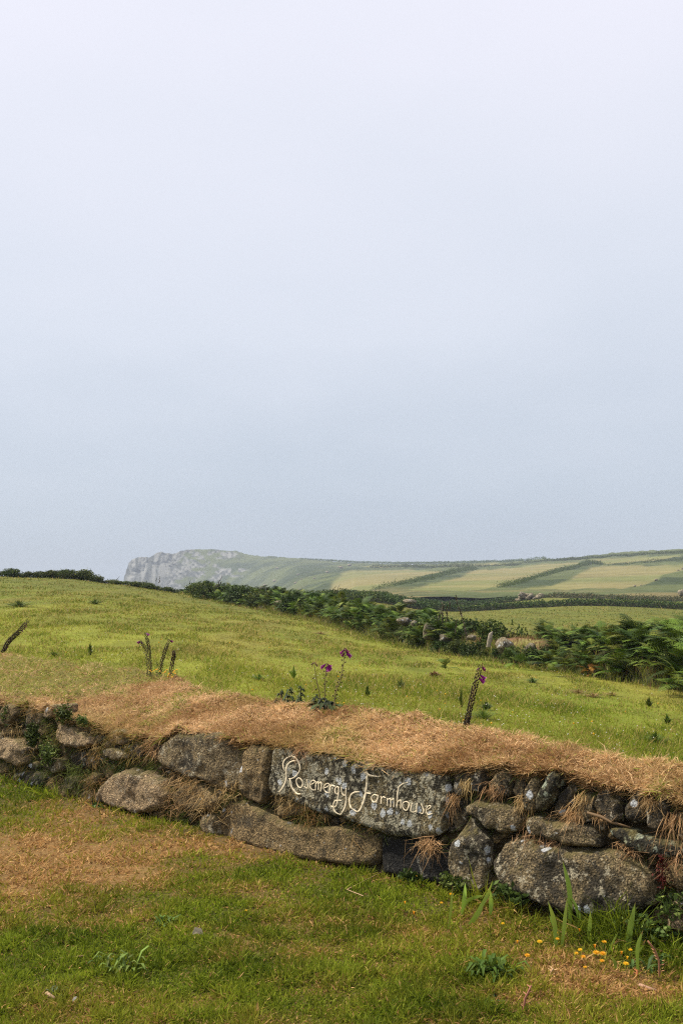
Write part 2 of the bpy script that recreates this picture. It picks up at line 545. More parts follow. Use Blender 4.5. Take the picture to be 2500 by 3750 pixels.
# dryness of the lawn (0 green .. 1 straw), as a function of place
_dry = [(150, 3130, 420, 110, .75), (450, 3190, 330, 60, .5), (60, 3270, 160, 60, .55), (900, 3090, 340, 35, .8), (1250, 3150, 260, 28, .5), (950, 3250, 200, 25, .35),
        (1050, 3500, 240, 50, .45), (2350, 3640, 330, 70, .55), (1850, 3500, 260, 50, .4), (1560, 3420, 200, 40, .25), (600, 3660, 260, 40, .3), (2050, 3580, 200, 35, .4),
        (250, 3520, 420, 90, -.5), (700, 3350, 160, 45, -.4), (1450, 3280, 420, 45, -.25), (1800, 3590, 150, 60, -.7), (2380, 3480, 150, 60, -.6), (60, 2890, 180, 30, -.5), (1900, 3720, 700, 40, -.25), (200, 2930, 240, 30, .15)]
def dryness(x, y):
    px, py = project(x, y, np.zeros_like(x))
    v = 0.25 + (fbm(x * 1.1, y * 1.1, 4, 21) - 0.5) * 1.5 + (fbm(x * 6, y * 6, 3, 31) - 0.5) * 0.8
    for cx, cy, ax, ay, k in _dry:
        v = v + k * np.exp(-(((px - cx) / ax) ** 2 + ((py - cy) / ay) ** 2))
    return np.clip(v, 0, 1)

GREEN0, GREEN1 = np.array((0.060, 0.090, 0.006)), np.array((0.265, 0.315, 0.024))
OLIVE = np.array((0.27, 0.215, 0.03))
STRAW = np.array((0.62, 0.39, 0.165))
STRAW2 = np.array((0.40, 0.20, 0.075))
FIELD0, FIELD1, FIELD2 = np.array((0.175, 0.225, 0.020)), np.array((0.258, 0.275, 0.032)), np.array((0.31, 0.25, 0.06))

def field_col(x, y, seed=0):
    n1 = fbm(x * 0.16, y * 0.04, 4, 41); n2 = fbm(x * 0.9, y * 0.22, 4, 43)
    c = cmix(FIELD0, FIELD1, sstep(0.32, 0.62, n1 * 0.55 + n2 * 0.45))
    c = c * (1 - sstep(0.55, 0.75, fbm(x * 0.5 + 40, y * 0.11, 4, 47))[..., None] * 0.45) + FIELD2 * (sstep(0.55, 0.75, fbm(x * 0.5 + 40, y * 0.11, 4, 47))[..., None] * 0.45)
    c = c * lerp(0.82, 1.08, sstep(0.3, 0.6, fbm(x * 1.6, y * 0.4, 3, 53)))[..., None]
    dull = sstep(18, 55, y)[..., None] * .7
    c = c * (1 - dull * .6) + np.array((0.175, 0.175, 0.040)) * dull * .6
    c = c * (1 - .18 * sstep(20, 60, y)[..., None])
    # fresher and greener on the low side behind the wall
    near = sstep(16, 9, y)[..., None] * 0.6
    return c * (1 - near) + np.array((0.19, 0.245, 0.016)) * near

# ground sheet: polar grid about the camera, fine in front
ang = np.unique(np.concatenate([np.linspace(-180, -40, 40), np.linspace(-40, -24, 40), np.linspace(-24, 24, 330), np.linspace(24, 40, 40), np.linspace(40, 180, 40)]))[:-1]
rad = np.concatenate([[0.3, 1.0, 2.0], np.geomspace(3.0, 180, 300), np.geomspace(190, 3800, 24)])
A_, R_ = np.meshgrid(np.radians(ang), rad)
X_ = np.sin(A_) * R_; Y_ = np.cos(A_) * R_
Z_ = ground_z(X_, Y_)
na, nr = len(ang), len(rad)
v_ = np.stack([X_, Y_, Z_], -1).reshape(-1, 3)
v_ = np.concatenate([v_, [[0, 0, 0]]])
i_ = np.arange(nr - 1)[:, None] * na; j_ = np.arange(na)[None]; j2 = (j_ + 1) % na
q_ = np.stack([i_ + j_, i_ + na + j_, i_ + na + j2, i_ + j2], -1).reshape(-1, 4)
fan = np.stack([np.full(na, len(v_) - 1), np.arange(na), (np.arange(na) + 1) % na], -1)
xf, yf = v_[:, 0], v_[:, 1]
cl = cmix(np.array((0.05, 0.052, 0.010)), np.array((0.15, 0.09, 0.033)), dryness(xf, np.maximum(yf, 1.0)))
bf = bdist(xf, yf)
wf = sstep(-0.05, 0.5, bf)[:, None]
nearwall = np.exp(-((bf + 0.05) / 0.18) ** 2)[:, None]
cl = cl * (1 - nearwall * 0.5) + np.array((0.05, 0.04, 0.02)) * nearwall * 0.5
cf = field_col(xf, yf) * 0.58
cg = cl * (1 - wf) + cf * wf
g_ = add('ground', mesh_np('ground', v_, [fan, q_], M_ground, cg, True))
tag(g_, kind='structure')

# sea far below, hidden in the fog beyond the fields
m, t = new_mat('sea_water')
nz = nd(t, 'TexNoise', Scale=0.12, Detail=6)
g0 = nd(t, 'NewGeometry'); t.links.new(g0.outputs['Position'], nz.inputs['Vector'])
p = nd(t, 'BsdfPrincipled', Roughness=0.25); p.inputs['Base Color'].default_value = (0.03, 0.06, 0.08, 1)
b = nd(t, 'Bump', Strength=0.6, Distance=1.0); t.links.new(nz.outputs['Fac'], b.inputs['Height']); t.links.new(b.outputs[0], p.inputs['Normal'])
o = nd(t, 'OutputMaterial'); t.links.new(p.outputs[0], o.inputs['Surface'])
aa = np.linspace(0, 2 * math.pi, 97)[:-1]
sv = np.concatenate([[[0, 0, -60]], np.stack([np.sin(aa) * 3790, np.cos(aa) * 3790, np.full(96, -60.0)], -1)])
tag(add('sea', mesh_np('sea', sv, np.stack([np.zeros(96, int), np.arange(96) + 1, (np.arange(96) + 1) % 96 + 1], -1), m)), kind='structure')

# ------------------------------------------------------------------ headland and hill across the valley
RIDGE = np.array([(440, 2330), (452, 2170), (457, 2112), (466, 2085), (476, 2061), (490, 2050), (503, 2043), (526, 2039), (545, 2040), (565, 2035), (572, 2029), (580, 2024), (595, 2022), (608, 2028), (645, 2026), (660, 2016), (706, 2011), (783, 2012),
                  (821, 2016), (867, 2018), (882, 2026), (936, 2037), (1002, 2039), (1104, 2047), (1206, 2058), (1308, 2063), (1449, 2068), (1532, 2068), (1714, 2063), (1863, 2060), (1988, 2051), (2112, 2043), (2236, 2030),
                  (2361, 2021), (2500, 2012), (2900, 1985), (3600, 1960)], float)
def ip(px, tab, k=1): return np.interp(px, [a[0] for a in tab], [a[k] for a in tab])
DR = [(440, 1650), (900, 1620), (1300, 1320), (1800, 1020), (2500, 800), (3600, 700)]
DF = [(440, 1480), (700, 1400), (900, 1000), (1100, 480), (1300, 230), (1500, 185), (3600, 185)]
PF = [(440, 2450), (760, 2400), (900, 2330), (1100, 2230), (1300, 2200), (1500, 2192), (2000, 2192), (2500, 2204), (3600, 2220)]

def crop5(pts): return [(1200 + u * 0.829, 2020 + v * 0.83) for u, v in pts]
FLD = [crop5(p) for p in (
    [(10, 172), (20, 145), (60, 98), (110, 82), (390, 84), (530, 84), (440, 106), (380, 125), (300, 146), (230, 163), (190, 172)],
    [(150, 65), (440, 61), (640, 58), (790, 53), (770, 60), (620, 65), (400, 69), (190, 74)],
    [(640, 86), (760, 76), (850, 68), (1000, 55), (1100, 51), (1135, 58), (1060, 72), (1000, 88), (900, 115), (830, 135), (745, 160), (640, 172), (350, 174), (390, 160), (470, 142), (560, 120), (610, 103)],
    [(1120, 92), (1155, 76), (1215, 64), (1400, 64), (1568, 62), (1700, 60), (1700, 80), (1568, 82), (1475, 104), (1465, 122), (1400, 145), (1300, 166), (1080, 168), (850, 170), (900, 160), (1000, 148), (1060, 128), (1090, 108)],
    [(1090, 41), (1240, 30), (1400, 25), (1545, 20), (1555, 27), (1440, 42), (1250, 56), (1200, 52), (1160, 41)])]
def inpoly(px, py, poly):
    r = np.zeros(px.shape, bool); n = len(poly)
    for i in range(n):
        x0, y0 = poly[i]; x1, y1 = poly[(i + 1) % n]
        c = ((y0 > py) != (y1 > py)) & (px < (x1 - x0) * (py - y0) / (y1 - y0 + 1e-9) + x0)
        r ^= c
    return r

cols = np.concatenate([np.linspace(440, 1000, 260), np.linspace(1002, 2620, 380), np.linspace(2640, 3600, 40)])
rows = np.concatenate([np.linspace(0, 1, 170), 1 + np.linspace(0.02, 1, 14)])
PX, V = np.meshgrid(cols, rows)
vc_ = np.minimum(V, 1)
PYr = np.interp(PX, RIDGE[:, 0], RIDGE[:, 1]); PYf = ip(PX, PF); D0 = ip(PX, DF); D1 = ip(PX, DR)
PY = lerp(PYf, PYr, vc_ ** 0.9)
DD = D0 * (D1 / D0) ** (vc_ ** 1.15)
rx_, rz_ = ray(PX, PY)
back = np.maximum(V - 1, 0)
D2 = DD + back * 480
HX, HY, HZ = rx_ * D2, D2, EYE + rz_ * DD - back ** 1.5 * 140
# left end of the headland turns away behind its own cliff
fieldm = np.zeros(PX.shape)
jx = (fbm(PX * 0.03, PY * 0.08, 3, 61) - 0.5) * 26; jy = (fbm(PX * 0.03 + 9, PY * 0.08, 3, 63) - 0.5) * 9
for pl in FLD: fieldm = np.maximum(fieldm, inpoly(PX + jx, PY + jy, pl).astype(float))
for _ in range(5):               # worn, uneven margins
    fieldm[1:-1, 1:-1] = (fieldm[1:-1, 1:-1] * 2 + fieldm[:-2, 1:-1] + fieldm[2:, 1:-1] + fieldm[1:-1, :-2] + fieldm[1:-1, 2:]) / 6
fieldm *= (V <= 1)
rocky = np.clip(sstep(900, 660, PX + (fbm(PX * 0.012, PY * 0.03, 3, 71) - 0.5) * 420), 0, 1) * (PX < 1010)
rk = np.clip(rocky * 1.25 - sstep(0.42, 0.62, fbm(PX * 0.035, PY * 0.07, 4, 73)) * sstep(520, 760, PX) * 0.9, 0, 1)
# rock relief: stepped blocks and vertical joints
blk = np.zeros(PX.shape)
for i in range(PX.shape[0]):
    for j in range(0, 262):
        if PX[i, j] < 1010 and V[i, j] <= 1.2:
            q = Vector((HX[i, j] / 15.0 + 0.35 * HZ[i, j] / 12.0, HZ[i, j] / 20.0, 3.7)) * (1 / 1.85)
            w_ = Vector((mnoise.noise(q * 1.7), mnoise.noise(q * 1.7 + Vector((5, 2, 1))), 0)) * 0.35
            vv = mnoise.voronoi(q + w_, distance_metric='CHEBYCHEV')[0]
            v2 = mnoise.voronoi((q + w_) * 3.1, distance_metric='CHEBYCHEV')[0]
            blk[i, j] = (vv[1] - vv[0]) * 17.0 + (v2[1] - v2[0]) * 7.0
HY = HY - blk * (0.25 + 0.75 * np.maximum(rocky, rk))
HZ = HZ + (blk - 6) * 0.16 * rocky * (V > 0.05)
# scrub lumps on everything that is not field
sc_ = (1 - fieldm) * (1 - rocky) * (V <= 1)
HZ = HZ + sc_ * ((fbm(HX * 0.13, HY * 0.06, 3, 81) - 0.35) * 2.6 + (fbm(HX * 0.35, HY * 0.17, 2, 83) - 0.4) * 1.4) * np.clip(D2 / 900, 0.25, 1)
scrub0, scrub1 = np.array((0.032, 0.048, 0.018)), np.array((0.075, 0.092, 0.032))
hc = cmix(scrub0, scrub1, sstep(0.3, 0.68, fbm(HX * 0.03, HY * 0.017, 4, 85)))
brown = sstep(0.5, 0.7, fbm(HX * 0.03 + 20, HY * 0.04, 3, 87)) * sstep(2140, 2185, PY) * 0.8
hc = hc * (1 - brown[..., None]) + np.array((0.14, 0.11, 0.045)) * brown[..., None]
fc = cmix(np.array((0.125, 0.135, 0.045)), np.array((0.17, 0.15, 0.06)), sstep(0.3, 0.7, fbm(HX * 0.02, HY * 0.012, 4, 89)))
hc = hc * (1 - fieldm[..., None]) + fc * fieldm[..., None]
rc_n = lerp(fbm(PX * 0.085, PY * 0.022, 4, 91), fbm(PX * 0.10, PY * 0.13, 4, 92), sstep(560, 680, PX))
rc = cmix(np.array((0.055, 0.062, 0.058)), np.array((0.185, 0.188, 0.175)), sstep(0.3, 0.68, rc_n))
rk2 = sstep(0.1, 0.8, rk)[..., None]
hc = hc * (1 - rk2) + rc * rk2
hv = np.stack([HX, HY, HZ], -1).reshape(-1, 3)
nc_ = len(cols)
i_ = np.arange(len(rows) - 1)[:, None] * nc_; j_ = np.arange(nc_ - 1)[None]
hq = np.stack([i_ + j_, i_ + j_ + 1, i_ + nc_ + j_ + 1, i_ + nc_ + j_], -1).reshape(-1, 4)
tag(add('headland_hill', mesh_np('headland_hill', hv, hq, M_hill, hc.reshape(-1, 3), False)), kind='structure')

def hill_pt(px, py):
    j = int(np.argmin(np.abs(cols - px)))
    i = int(np.argmin(np.abs(PY[:170, j] - py)))
    return Vector((HX[i, j], HY[i, j], HZ[i, j]))

# ------------------------------------------------------------------ foliage clouds
def leaf_quads(pos, size, col, rng, up_bias=0.35, aspect=0.6):
    n = len(pos)
    d = rng.normal(size=(n, 3)); d[:, 2] = d[:, 2] * 0.6 + up_bias
    d /= np.linalg.norm(d, axis=1)[:, None]
    r = rng.normal(size=(n, 3)); s = np.cross(d, r); s /= np.linalg.norm(s, axis=1)[:, None]
    sz = np.asarray(size).reshape(-1, 1) * rng.uniform(0.6, 1.3, (n, 1))
    a = pos - d * sz * 0.5; c = pos + d * sz * 0.5
    nrm = np.cross(d, s)
    b = pos + s * sz * aspect * 0.5 + nrm * sz * 0.1; e = pos - s * sz * aspect * 0.5 + nrm * sz * 0.1
    v = np.stack([a, b, c, e], 1).reshape(-1, 3)
    f = np.arange(4 * n).reshape(-1, 4)
    return v, f, np.repeat(col, 4, axis=0)

DK, MD, LT = np.array((0.024, 0.042, 0.009)), np.array((0.060, 0.092, 0.017)), np.array((0.125, 0.155, 0.03))
def leaf_cols(n, rng, tone=(DK, MD, LT), p=(0.35, 0.45, 0.20)):
    k = rng.choice(3, n, p=p)
    return np.stack(tone)[k] * rng.uniform(0.75, 1.25, (n, 1))

def bush_mesh(name, seed, lobes=7, n=2200, leaf=0.09, tone=(DK, MD, LT), flat=0.75):
    rng = np.random.default_rng(seed)
    ps = []
    for k in range(lobes):
        c = np.array((rng.uniform(-.55, .55), rng.uniform(-.4, .4), rng.uniform(.2, .65) * flat))
        r = rng.uniform(.25, .48)
        m = n // lobes
        d = rng.normal(size=(m, 3)); d /= np.linalg.norm(d, axis=1)[:, None]
        q = c + d * r * (rng.uniform(0.35, 1.12, (m, 1)) ** 0.5) * np.array((1.15, 1, .8))
        ps.append(q)
    # twiggy sprigs breaking the outline
    for k in range(26):
        a = rng.uniform(0, 6.28); b0 = np.array((math.cos(a) * .55, math.sin(a) * .4, rng.uniform(.3, .75) * flat))
        dr = np.array((math.cos(a) * rng.uniform(.0, .5), math.sin(a) * .3, rng.uniform(.3, 1))) * rng.uniform(.15, .34)
        tt = np.linspace(0, 1, 9)[:, None]
        ps.append(b0 + dr * tt + rng.normal(size=(9, 3)) * 0.02)
    p = np.concatenate(ps)
    p = p[p[:, 2] > -0.03]
    v, f, c = leaf_quads(p, np.full(len(p), leaf), leaf_cols(len(p), rng, tone), rng)
    return mesh_np(name, v, f, M_leaf, c)

def stem_mesh(seed):
    rng = random.Random(seed); b = MB()
    for k in range(6):
        a = rng.uniform(0, 6.28); h = rng.uniform(.35, .7)
        b.tube([(0, 0, -.1), (math.cos(a) * .12, math.sin(a) * .1, h * .5), (math.cos(a) * .35, math.sin(a) * .25, h)], [.03, .02, .006], (0.06, 0.045, 0.03), 5)
    return b.mesh('stem', M_stalk)
BUSH = [bush_mesh('foliage', 100 + k, tone=tn) for k, tn in enumerate([(DK, MD, LT), (DK, MD, LT * np.array((1.2, 1.05, 1))), (DK * .8, DK * 1.4, MD), (MD, MD * np.array((1.5, 1.15, .9)), LT * np.array((1.3, 1.0, .8)))])]
STEM = [stem_mesh(k) for k in range(3)]
def bush(loc, sx, sy, sz, kind, rz, label, group=None, name='bush', cat='bush'):
    e = empty(name, loc, label, cat, group)
    e.rotation_euler = (0, 0, rz); e.scale = (sx, sy, sz)
    for nm, me in (('foliage', BUSH[kind % len(BUSH)]), ('stem', STEM[kind % 3])):
        o = bpy.data.objects.new(nm, me); C.objects.link(o); o.parent = e
    return e

def hedgerow(name, pts, hgt, wid, per_m, leaf, label, group=None, tone=(DK, MD, LT), seed=0, bank=True, cat='hedge', rough=0.45, far=None):
    """bushy hedge along world points; real leaf clumps over an earth bank"""
    rng = np.random.default_rng(seed + 500)
    P = np.array([tuple(p) for p in pts]); seg = np.linalg.norm(np.diff(P, axis=0), axis=1); L = np.concatenate([[0], np.cumsum(seg)])
    n = int(L[-1] * per_m)
    u = rng.uniform(0, L[-1], n)
    base = np.stack([np.interp(u, L, P[:, k]) for k in range(3)], 1)
    prof = 0.62 + rough * 1.7 * (fbm(u / (hgt * 1.6), np.full(n, seed * 3.1), 3, seed) - 0.28)
    prof = np.clip(prof, 0.15, 1.4)
    th = rng.uniform(0, math.pi, n); rr = rng.uniform(0.45, 1.05, n) ** 0.6
    tang = np.gradient(P, axis=0); tang /= np.linalg.norm(tang, axis=1)[:, None] + 1e-9
    tx = np.interp(u, L, tang[:, 0]); ty = np.interp(u, L, tang[:, 1])
    off = np.cos(th) * rr * wid * 0.5 * (0.6 + 0.5 * prof)
    z = np.abs(np.sin(th)) ** 0.8 * rr * hgt * prof
    fs = np.ones(n) if far is None else np.clip(base[:, 1] / far, .25, 1)     # hedges are lower on the nearer, wind-cut slope
    off = off * fs; z = z * fs
    pos = base + np.stack([-ty * off, tx * off, z], 1) + rng.normal(size=(n, 3)) * leaf * 0.5
    v, f, c = leaf_quads(pos, leaf * fs, leaf_cols(n, rng, tone), rng)
    e = empty(name, Vector(P[len(P) // 2]), label, cat, group)
    o0 = np.array(P[len(P) // 2])
    fo = add('foliage', mesh_np('foliage', v - o0, f, M_leaf, c), e, o0); fo['kind'] = 'stuff'
    if bank:
        nb = max(8, int(L[-1] / (wid * .6))); ub = np.linspace(0, L[-1], nb)
        bs = np.stack([np.interp(ub, L, P[:, k]) for k in range(3)], 1)
        tb = np.stack([np.interp(ub, L, tang[:, 0]), np.interp(ub, L, tang[:, 1])], 1)
        vs = []
        for k, (o_, h_) in enumerate(((-.5, -.1), (-.3, .3), (0, .48), (.3, .3), (.5, -.1))):
            hh = h_ * hgt * (0.8 + 0.4 * fbm(ub / hgt, np.full(nb, k * 7.0), 2, seed + 3))
            vs.append(bs + np.stack([-tb[:, 1] * o_ * wid, tb[:, 0] * o_ * wid, hh], 1))
        vs = np.stack(vs, 1).reshape(-1, 3)
        i_ = np.arange(nb - 1)[:, None] * 5; j_ = np.arange(4)[None]
        q = np.stack([i_ + j_, i_ + 5 + j_, i_ + 6 + j_, i_ + 1 + j_], -1).reshape(-1, 4)
        add('earth_bank', mesh_np('earth_bank', vs - o0, q, M_soil, np.tile((0.045, 0.045, 0.02), (len(vs), 1)), True), e, o0)
    return e

# hedges on the far hill
HL = [
    ('thin dark hedge along the top edge of the far left hill field', [(190, 76), (330, 75), (460, 76), (560, 74), (640, 72), (760, 66), (850, 63)], 3.2),
    ('wide diagonal hedge strip between the two left fields on the far hill', [(205, 172), (300, 155), (400, 134), (470, 116), (540, 100), (640, 80)], 3.6),
    ('long hedge climbing from the far hill foot to the gap in its upper hedge', [(755, 164), (830, 146), (900, 127), (960, 108), (1020, 93), (1090, 76), (1150, 60), (1214, 60)], 3.4),
    ('hedge below the uppermost right field on the far hill', [(1250, 62), (1330, 58), (1400, 55), (1480, 48), (1568, 41), (1680, 34)], 2.8),
    ('hedge along the brow above the uppermost right hill field', [(860, 55), (960, 48), (1050, 44), (1130, 34), (1240, 27), (1400, 20), (1540, 13), (1680, 8)], 2.8),
    ('broken hedge on the skyline of the far hill', [(-120, 36), (0, 42), (120, 49), (300, 56), (460, 57), (640, 52), (760, 50), (860, 46), (960, 38)], 2.6),
]
for k, (lb, pts, h) in enumerate(HL):
    wp = [hill_pt(*p) for p in crop5(pts)]
    ln = sum((wp[i + 1] - wp[i]).length for i in range(len(wp) - 1))
    hedgerow('hill_hedge', wp, h * .8, 5.5 if k != 1 else 9.0, min(34, 14000 / ln), 0.85, lb, 'hedges on the far hill', (MD * .85, MD * 1.2, MD * 1.6), seed=20 + k, bank=False, rough=0.6, far=950)
# scattered pale boulders on the far hill and headland
rngb = random.Random(5)
def boulder_mesh(name, seed, mat, sub=3, rough=0.32, flat=0.8):
    bm = bmesh.new(); bmesh.ops.create_icosphere(bm, subdivisions=sub, radius=0.5)
    o_ = Vector((seed * 3.1, seed * 1.7, seed * 0.9))
    for v in bm.verts:
        d = v.co.normalized()
        k = 1 + rough * mnoise.noise(d * 1.6 + o_) + rough * 0.5 * mnoise.noise(d * 3.5 + o_) + rough * .22 * mnoise.noise(d * 8 + o_)
        vv = mnoise.voronoi(d * 1.3 + o_)[0]
        k -= 0.22 * max(0, 0.5 - vv[0]) 
        v.co = Vector((d.x * k * .5, d.y * k * .5, d.z * k * .5 * flat))
    me = bpy.data.meshes.new(name); bm.to_mesh(me); bm.free()
    me.polygons.foreach_set('use_smooth', np.ones(len(me.polygons), bool))
    me.materials.append(mat)
    return me
BOULD = [boulder_mesh('boulder', 3 + k, G_field, 3) for k in range(5)]
BFAR = [boulder_mesh('boulder', 30 + k, G_field, 2) for k in range(3)]
far_b = [(1090, 2110), (1008, 2132), (1084, 2136), (1104, 2123), (1248, 2084), (1278, 2075), (1240, 2083), (1200, 2103), (2344, 2145), (2480, 2090), (2495, 2086), (2400, 2128), (1150, 2120), (2125, 2175), (2250, 2190), (970, 2150), (1015, 2085), (2320, 2150)]
for k, (px, py) in enumerate(far_b):
    p_ = hill_pt(px, py); s_ = rngb.uniform(0.8, 1.9) * p_.y / 560
    o = add('boulder', BFAR[k % 3], None, p_ + Vector((0, -0.5, s_ * .25)))
    o.scale = (s_ * 1.3, s_, s_); o.rotation_euler = (0, 0, rngb.uniform(0, 6))
    tag(o, 'small pale boulder lying in the scrub of the far hillside', 'boulder', 'pale boulders scattered on the far hill')

def gline(pts, d0=12):
    r = []
    for px, py in pts:
        p = gpos(px, py, d0)
        if p is not None: r.append(p)
    return r
def dline(pts):
    r = []
    for px, d in pts:
        rx, _ = ray(px, 2200)
        x = float(rx) * d; r.append(Vector((x, d, float(ground_z(np.array([x]), np.array([d]))[0]))))
    return r

# hedges of the middle distance
hedgerow('hedgerow', dline([(1380, 104), (1450, 112), (1560, 118), (1700, 120), (1900, 121), (2100, 121), (2300, 120), (2500, 119), (2750, 116), (3300, 110)]), 1.0, 1.9, 330, 0.20,
         'long dark hedge crossing behind the right hand field', 'hedgerows beyond the bracken', (DK * 1.3, np.array((.04, .08, .014)), np.array((.085, .13, .02))), seed=1, rough=0.28)
hedgerow('hedgerow', dline([(1180, 150), (1300, 158), (1450, 166), (1614, 170), (1750, 173), (1860, 174), (1935, 175)]), .85, 1.8, 240, 0.22,
         'far low hedge ending at the heap of pale stones', 'hedgerows beyond the bracken', (DK * 1.3, np.array((.045, .075, .016)), np.array((.08, .11, .025))), seed=2, rough=0.4)
hedgerow('hedgerow', dline([(1960, 178), (2080, 181), (2200, 182), (2350, 182), (2500, 181), (2750, 178), (3300, 172)]), .8, 4.0, 240, 0.24,
         'brownish scrubby hedge at the foot of the right hill', 'hedgerows beyond the bracken', (DK * 1.4, np.array((.09, .085, .03)), np.array((.15, .12, .05))), seed=3, rough=0.6)
hedgerow('hedgerow', dline([(900, 86), (1000, 88), (1100, 92), (1200, 96), (1300, 100), (1390, 104)]), .9, 1.6, 300, 0.18,
         'rear hedge showing over the left end of the bracken bank', 'hedgerows beyond the bracken', (DK, MD, LT), seed=4, rough=0.5)
hedgerow('hedgerow', dline([(1330, 104), (1345, 118), (1370, 132), (1400, 146), (1420, 160)]), .8, 1.5, 170, 0.2,
         'short cross hedge joining the two far hedges', 'hedgerows beyond the bracken', (DK, MD, LT), seed=6, rough=0.5)
# tumbled pale stones at the end of the far hedge
rh = random.Random(9)
for k in range(26):
    px = rh.uniform(1895, 1978); d = 172.5 + rh.uniform(-1.2, 1.2)
    p_ = dline([(px, d)])[0]; s_ = rh.uniform(.55, 1.0)
    hh = (1 - (px - 1895) / 100) * 1.0
    o = add('field_stone', BFAR[k % 3], None, p_ + Vector((0, 0, rh.uniform(0.15, .35 + hh))))
    o.scale = (s_ * 1.2, s_, s_ * .9); o.rotation_euler = (rh.uniform(-.4, .4), rh.uniform(-.4, .4), rh.uniform(0, 6))
    tag(o, 'pale stone in the tumbled heap ending the far hedge', 'stone', 'tumbled stones at the end of the far hedge')

# bushes along the crest of the left field
crest = [(-160, 2098, .9, 1, 2), (-70, 2099, 1.0, 1, 0), (12, 2103, 1.15, .95, 0), (40, 2104, .9, .85, 2), (80, 2107, .5, .5, 1), (104, 2106, .75, .75, 0), (128, 2107, .7, .8, 0), (160, 2109, .8, .75, 1), (190, 2110, 1.0, .95, 1), (218, 2111, .9, .95, 0), (240, 2113, .75, .6, 3),
         (268, 2120, 1.1, 1.1, 0), (295, 2123, 1.3, 1.2, 1), (322, 2125, 1.0, .75, 3), (350, 2128, .8, .8, 1), (380, 2130, .95, .6, 0), (410, 2134, .8, .55, 3), (440, 2138, .7, .45, 1), (470, 2141, .9, .55, 0), (500, 2144, 1.1, .7, 1), (530, 2148, 1.1, .7, 0), (560, 2151, .8, .5, 3), (590, 2154, .9, .55, 1), (625, 2157, 1.0, .55, 2), (655, 2160, 1.1, .6, 0), (684, 2166, .9, .5, 1)]
cl_lab = ['rounded dark green bush on the crest of the left field', 'pale topped green bush on the crest of the left field', 'very dark low bush on the crest of the left field', 'yellowish green low bush on the crest of the left field']
for k, (px, py, s_, h_, kd) in enumerate(crest):
    rx, rz = ray(px, py); d = 66.0 if px < 300 else 70.0
    x = float(rx) * d
    p_ = Vector((x, d, float(ground_z(np.array([x]), np.array([d]))[0])))
    bush(p_, s_ * 1.05, s_ * 1.0, h_ * .72, kd, k * 1.7, cl_lab[kd], 'bushes along the crest of the left field: ' + ('dark', 'pale topped', 'very dark', 'yellowish')[kd])

# ------------------------------------------------------------------ bracken hedge
def frond_mesh(name, seed, col, pairs=14, droop=0.35, L=1.0, stipe=0.28):
    """one bracken frond, length 1, growing along +Y and arching; pinnae of small leaflets"""
    rng = random.Random(seed); b = MB()
    def spine(t): return Vector((0.05 * math.sin(t * 3 + seed), t * L * (1 - 0.12 * t), L * (0.55 * t - (0.55 + droop) * 0.55 * t * t * 1.25)))
    b.tube([spine(i / 6) for i in range(7)], [.008, .007, .006, .005, .004, .003, .001], np.asarray(col) * np.array((1.4, 1.1, .8)), 3)
    for k in range(pairs):
        t = stipe + (1 - stipe) * (k / pairs) ** 0.92
        pl = 0.33 * (1 - (k / pairs)) ** 0.72 * (0.82 if k == 0 else 1.0)
        p = spine(t); tg = (spine(min(1, t + .02)) - spine(t - .02)).normalized()
        for sd in (-1, 1):
            dirv = (Vector((sd, 0, 0)) * 0.9 + tg * 0.42 + Vector((0, 0, rng.uniform(-.12, .1)))).normalized()
            nm = dirv.cross(tg).normalized() * sd
            ns = max(2, int(6 * pl / 0.4 + .5))
            prevw = None; vs = []; cs = []
            cc = np.asarray(col) * rng.uniform(.75, 1.2)
            for q in range(ns + 1):
                u = q / ns
                c_ = p + dirv * pl * u + Vector((0, 0, -0.10 * pl * u * u))
                w = 0.040 * (1 - u) ** 0.6 + 0.003
                w *= (pl / .4) ** .5
                vs += [c_]; cs += [cc]
                if q < ns:      # leaflet either side, pointed
                    for s2 in (-1, 1):
                        tip = c_ + (tg * s2 * w * 1.25 + dirv * w * .75)
                        vs += [tip]; cs += [cc * 1.2]
            b0 = b.addv(vs, np.array(cs))
            tr = []
            for q in range(ns):
                m_ = b0 + 3 * q; nx = b0 + 3 * (q + 1)
                tr += [(m_, m_ + 1, nx), (m_, nx, m_ + 2)]
            b.tris(tr)
    return b.mesh(name, M_fern)
FC = [np.array((0.050, 0.085, 0.010)), np.array((0.095, 0.145, 0.016)), np.array((0.030, 0.055, 0.008)), np.array((0.13, 0.15, 0.022)), np.array((0.038, 0.068, 0.009))]
FROND = [frond_mesh('frond', k, FC[k % 5], droop=(.25, .45, .6, .35)[k % 4]) for k in range(8)]
DEADF = [frond_mesh('frond', 40 + k, np.array((0.27, 0.135, 0.03)), droop=.7) for k in range(2)]

def frond_xf(rng, n, size, tall):
    r = []
    for k in range(n):
        a = 2 * math.pi * (k + rng.uniform(-.3, .3)) / n
        tilt = rng.uniform(.15, 1.0) * tall
        s = size * rng.uniform(.75, 1.15)
        h = rng.uniform(0.05, .85) * size
        mat = Matrix.Translation((rng.uniform(-.08, .08), rng.uniform(-.08, .08), h * .55)) @ Matrix.Rotation(a, 4, 'Z') @ Matrix.Rotation(tilt, 4, 'X') @ Matrix.Scale(s, 4)
        r.append(mat)
    return r

def fern_thing(loc, rng, n, size, label, group, tall=.9, fronds=None, name='bracken_plant'):
    e = empty(name, loc, label, 'bracken', group)
    e.rotation_euler = (0, 0, rng.uniform(0, 6.28))
    for mt in frond_xf(rng, n, size, tall):
        o = bpy.data.objects.new('frond', rng.choice(fronds or FROND))
        C.objects.link(o); o.parent = e
        o.matrix_local = mt
    return e

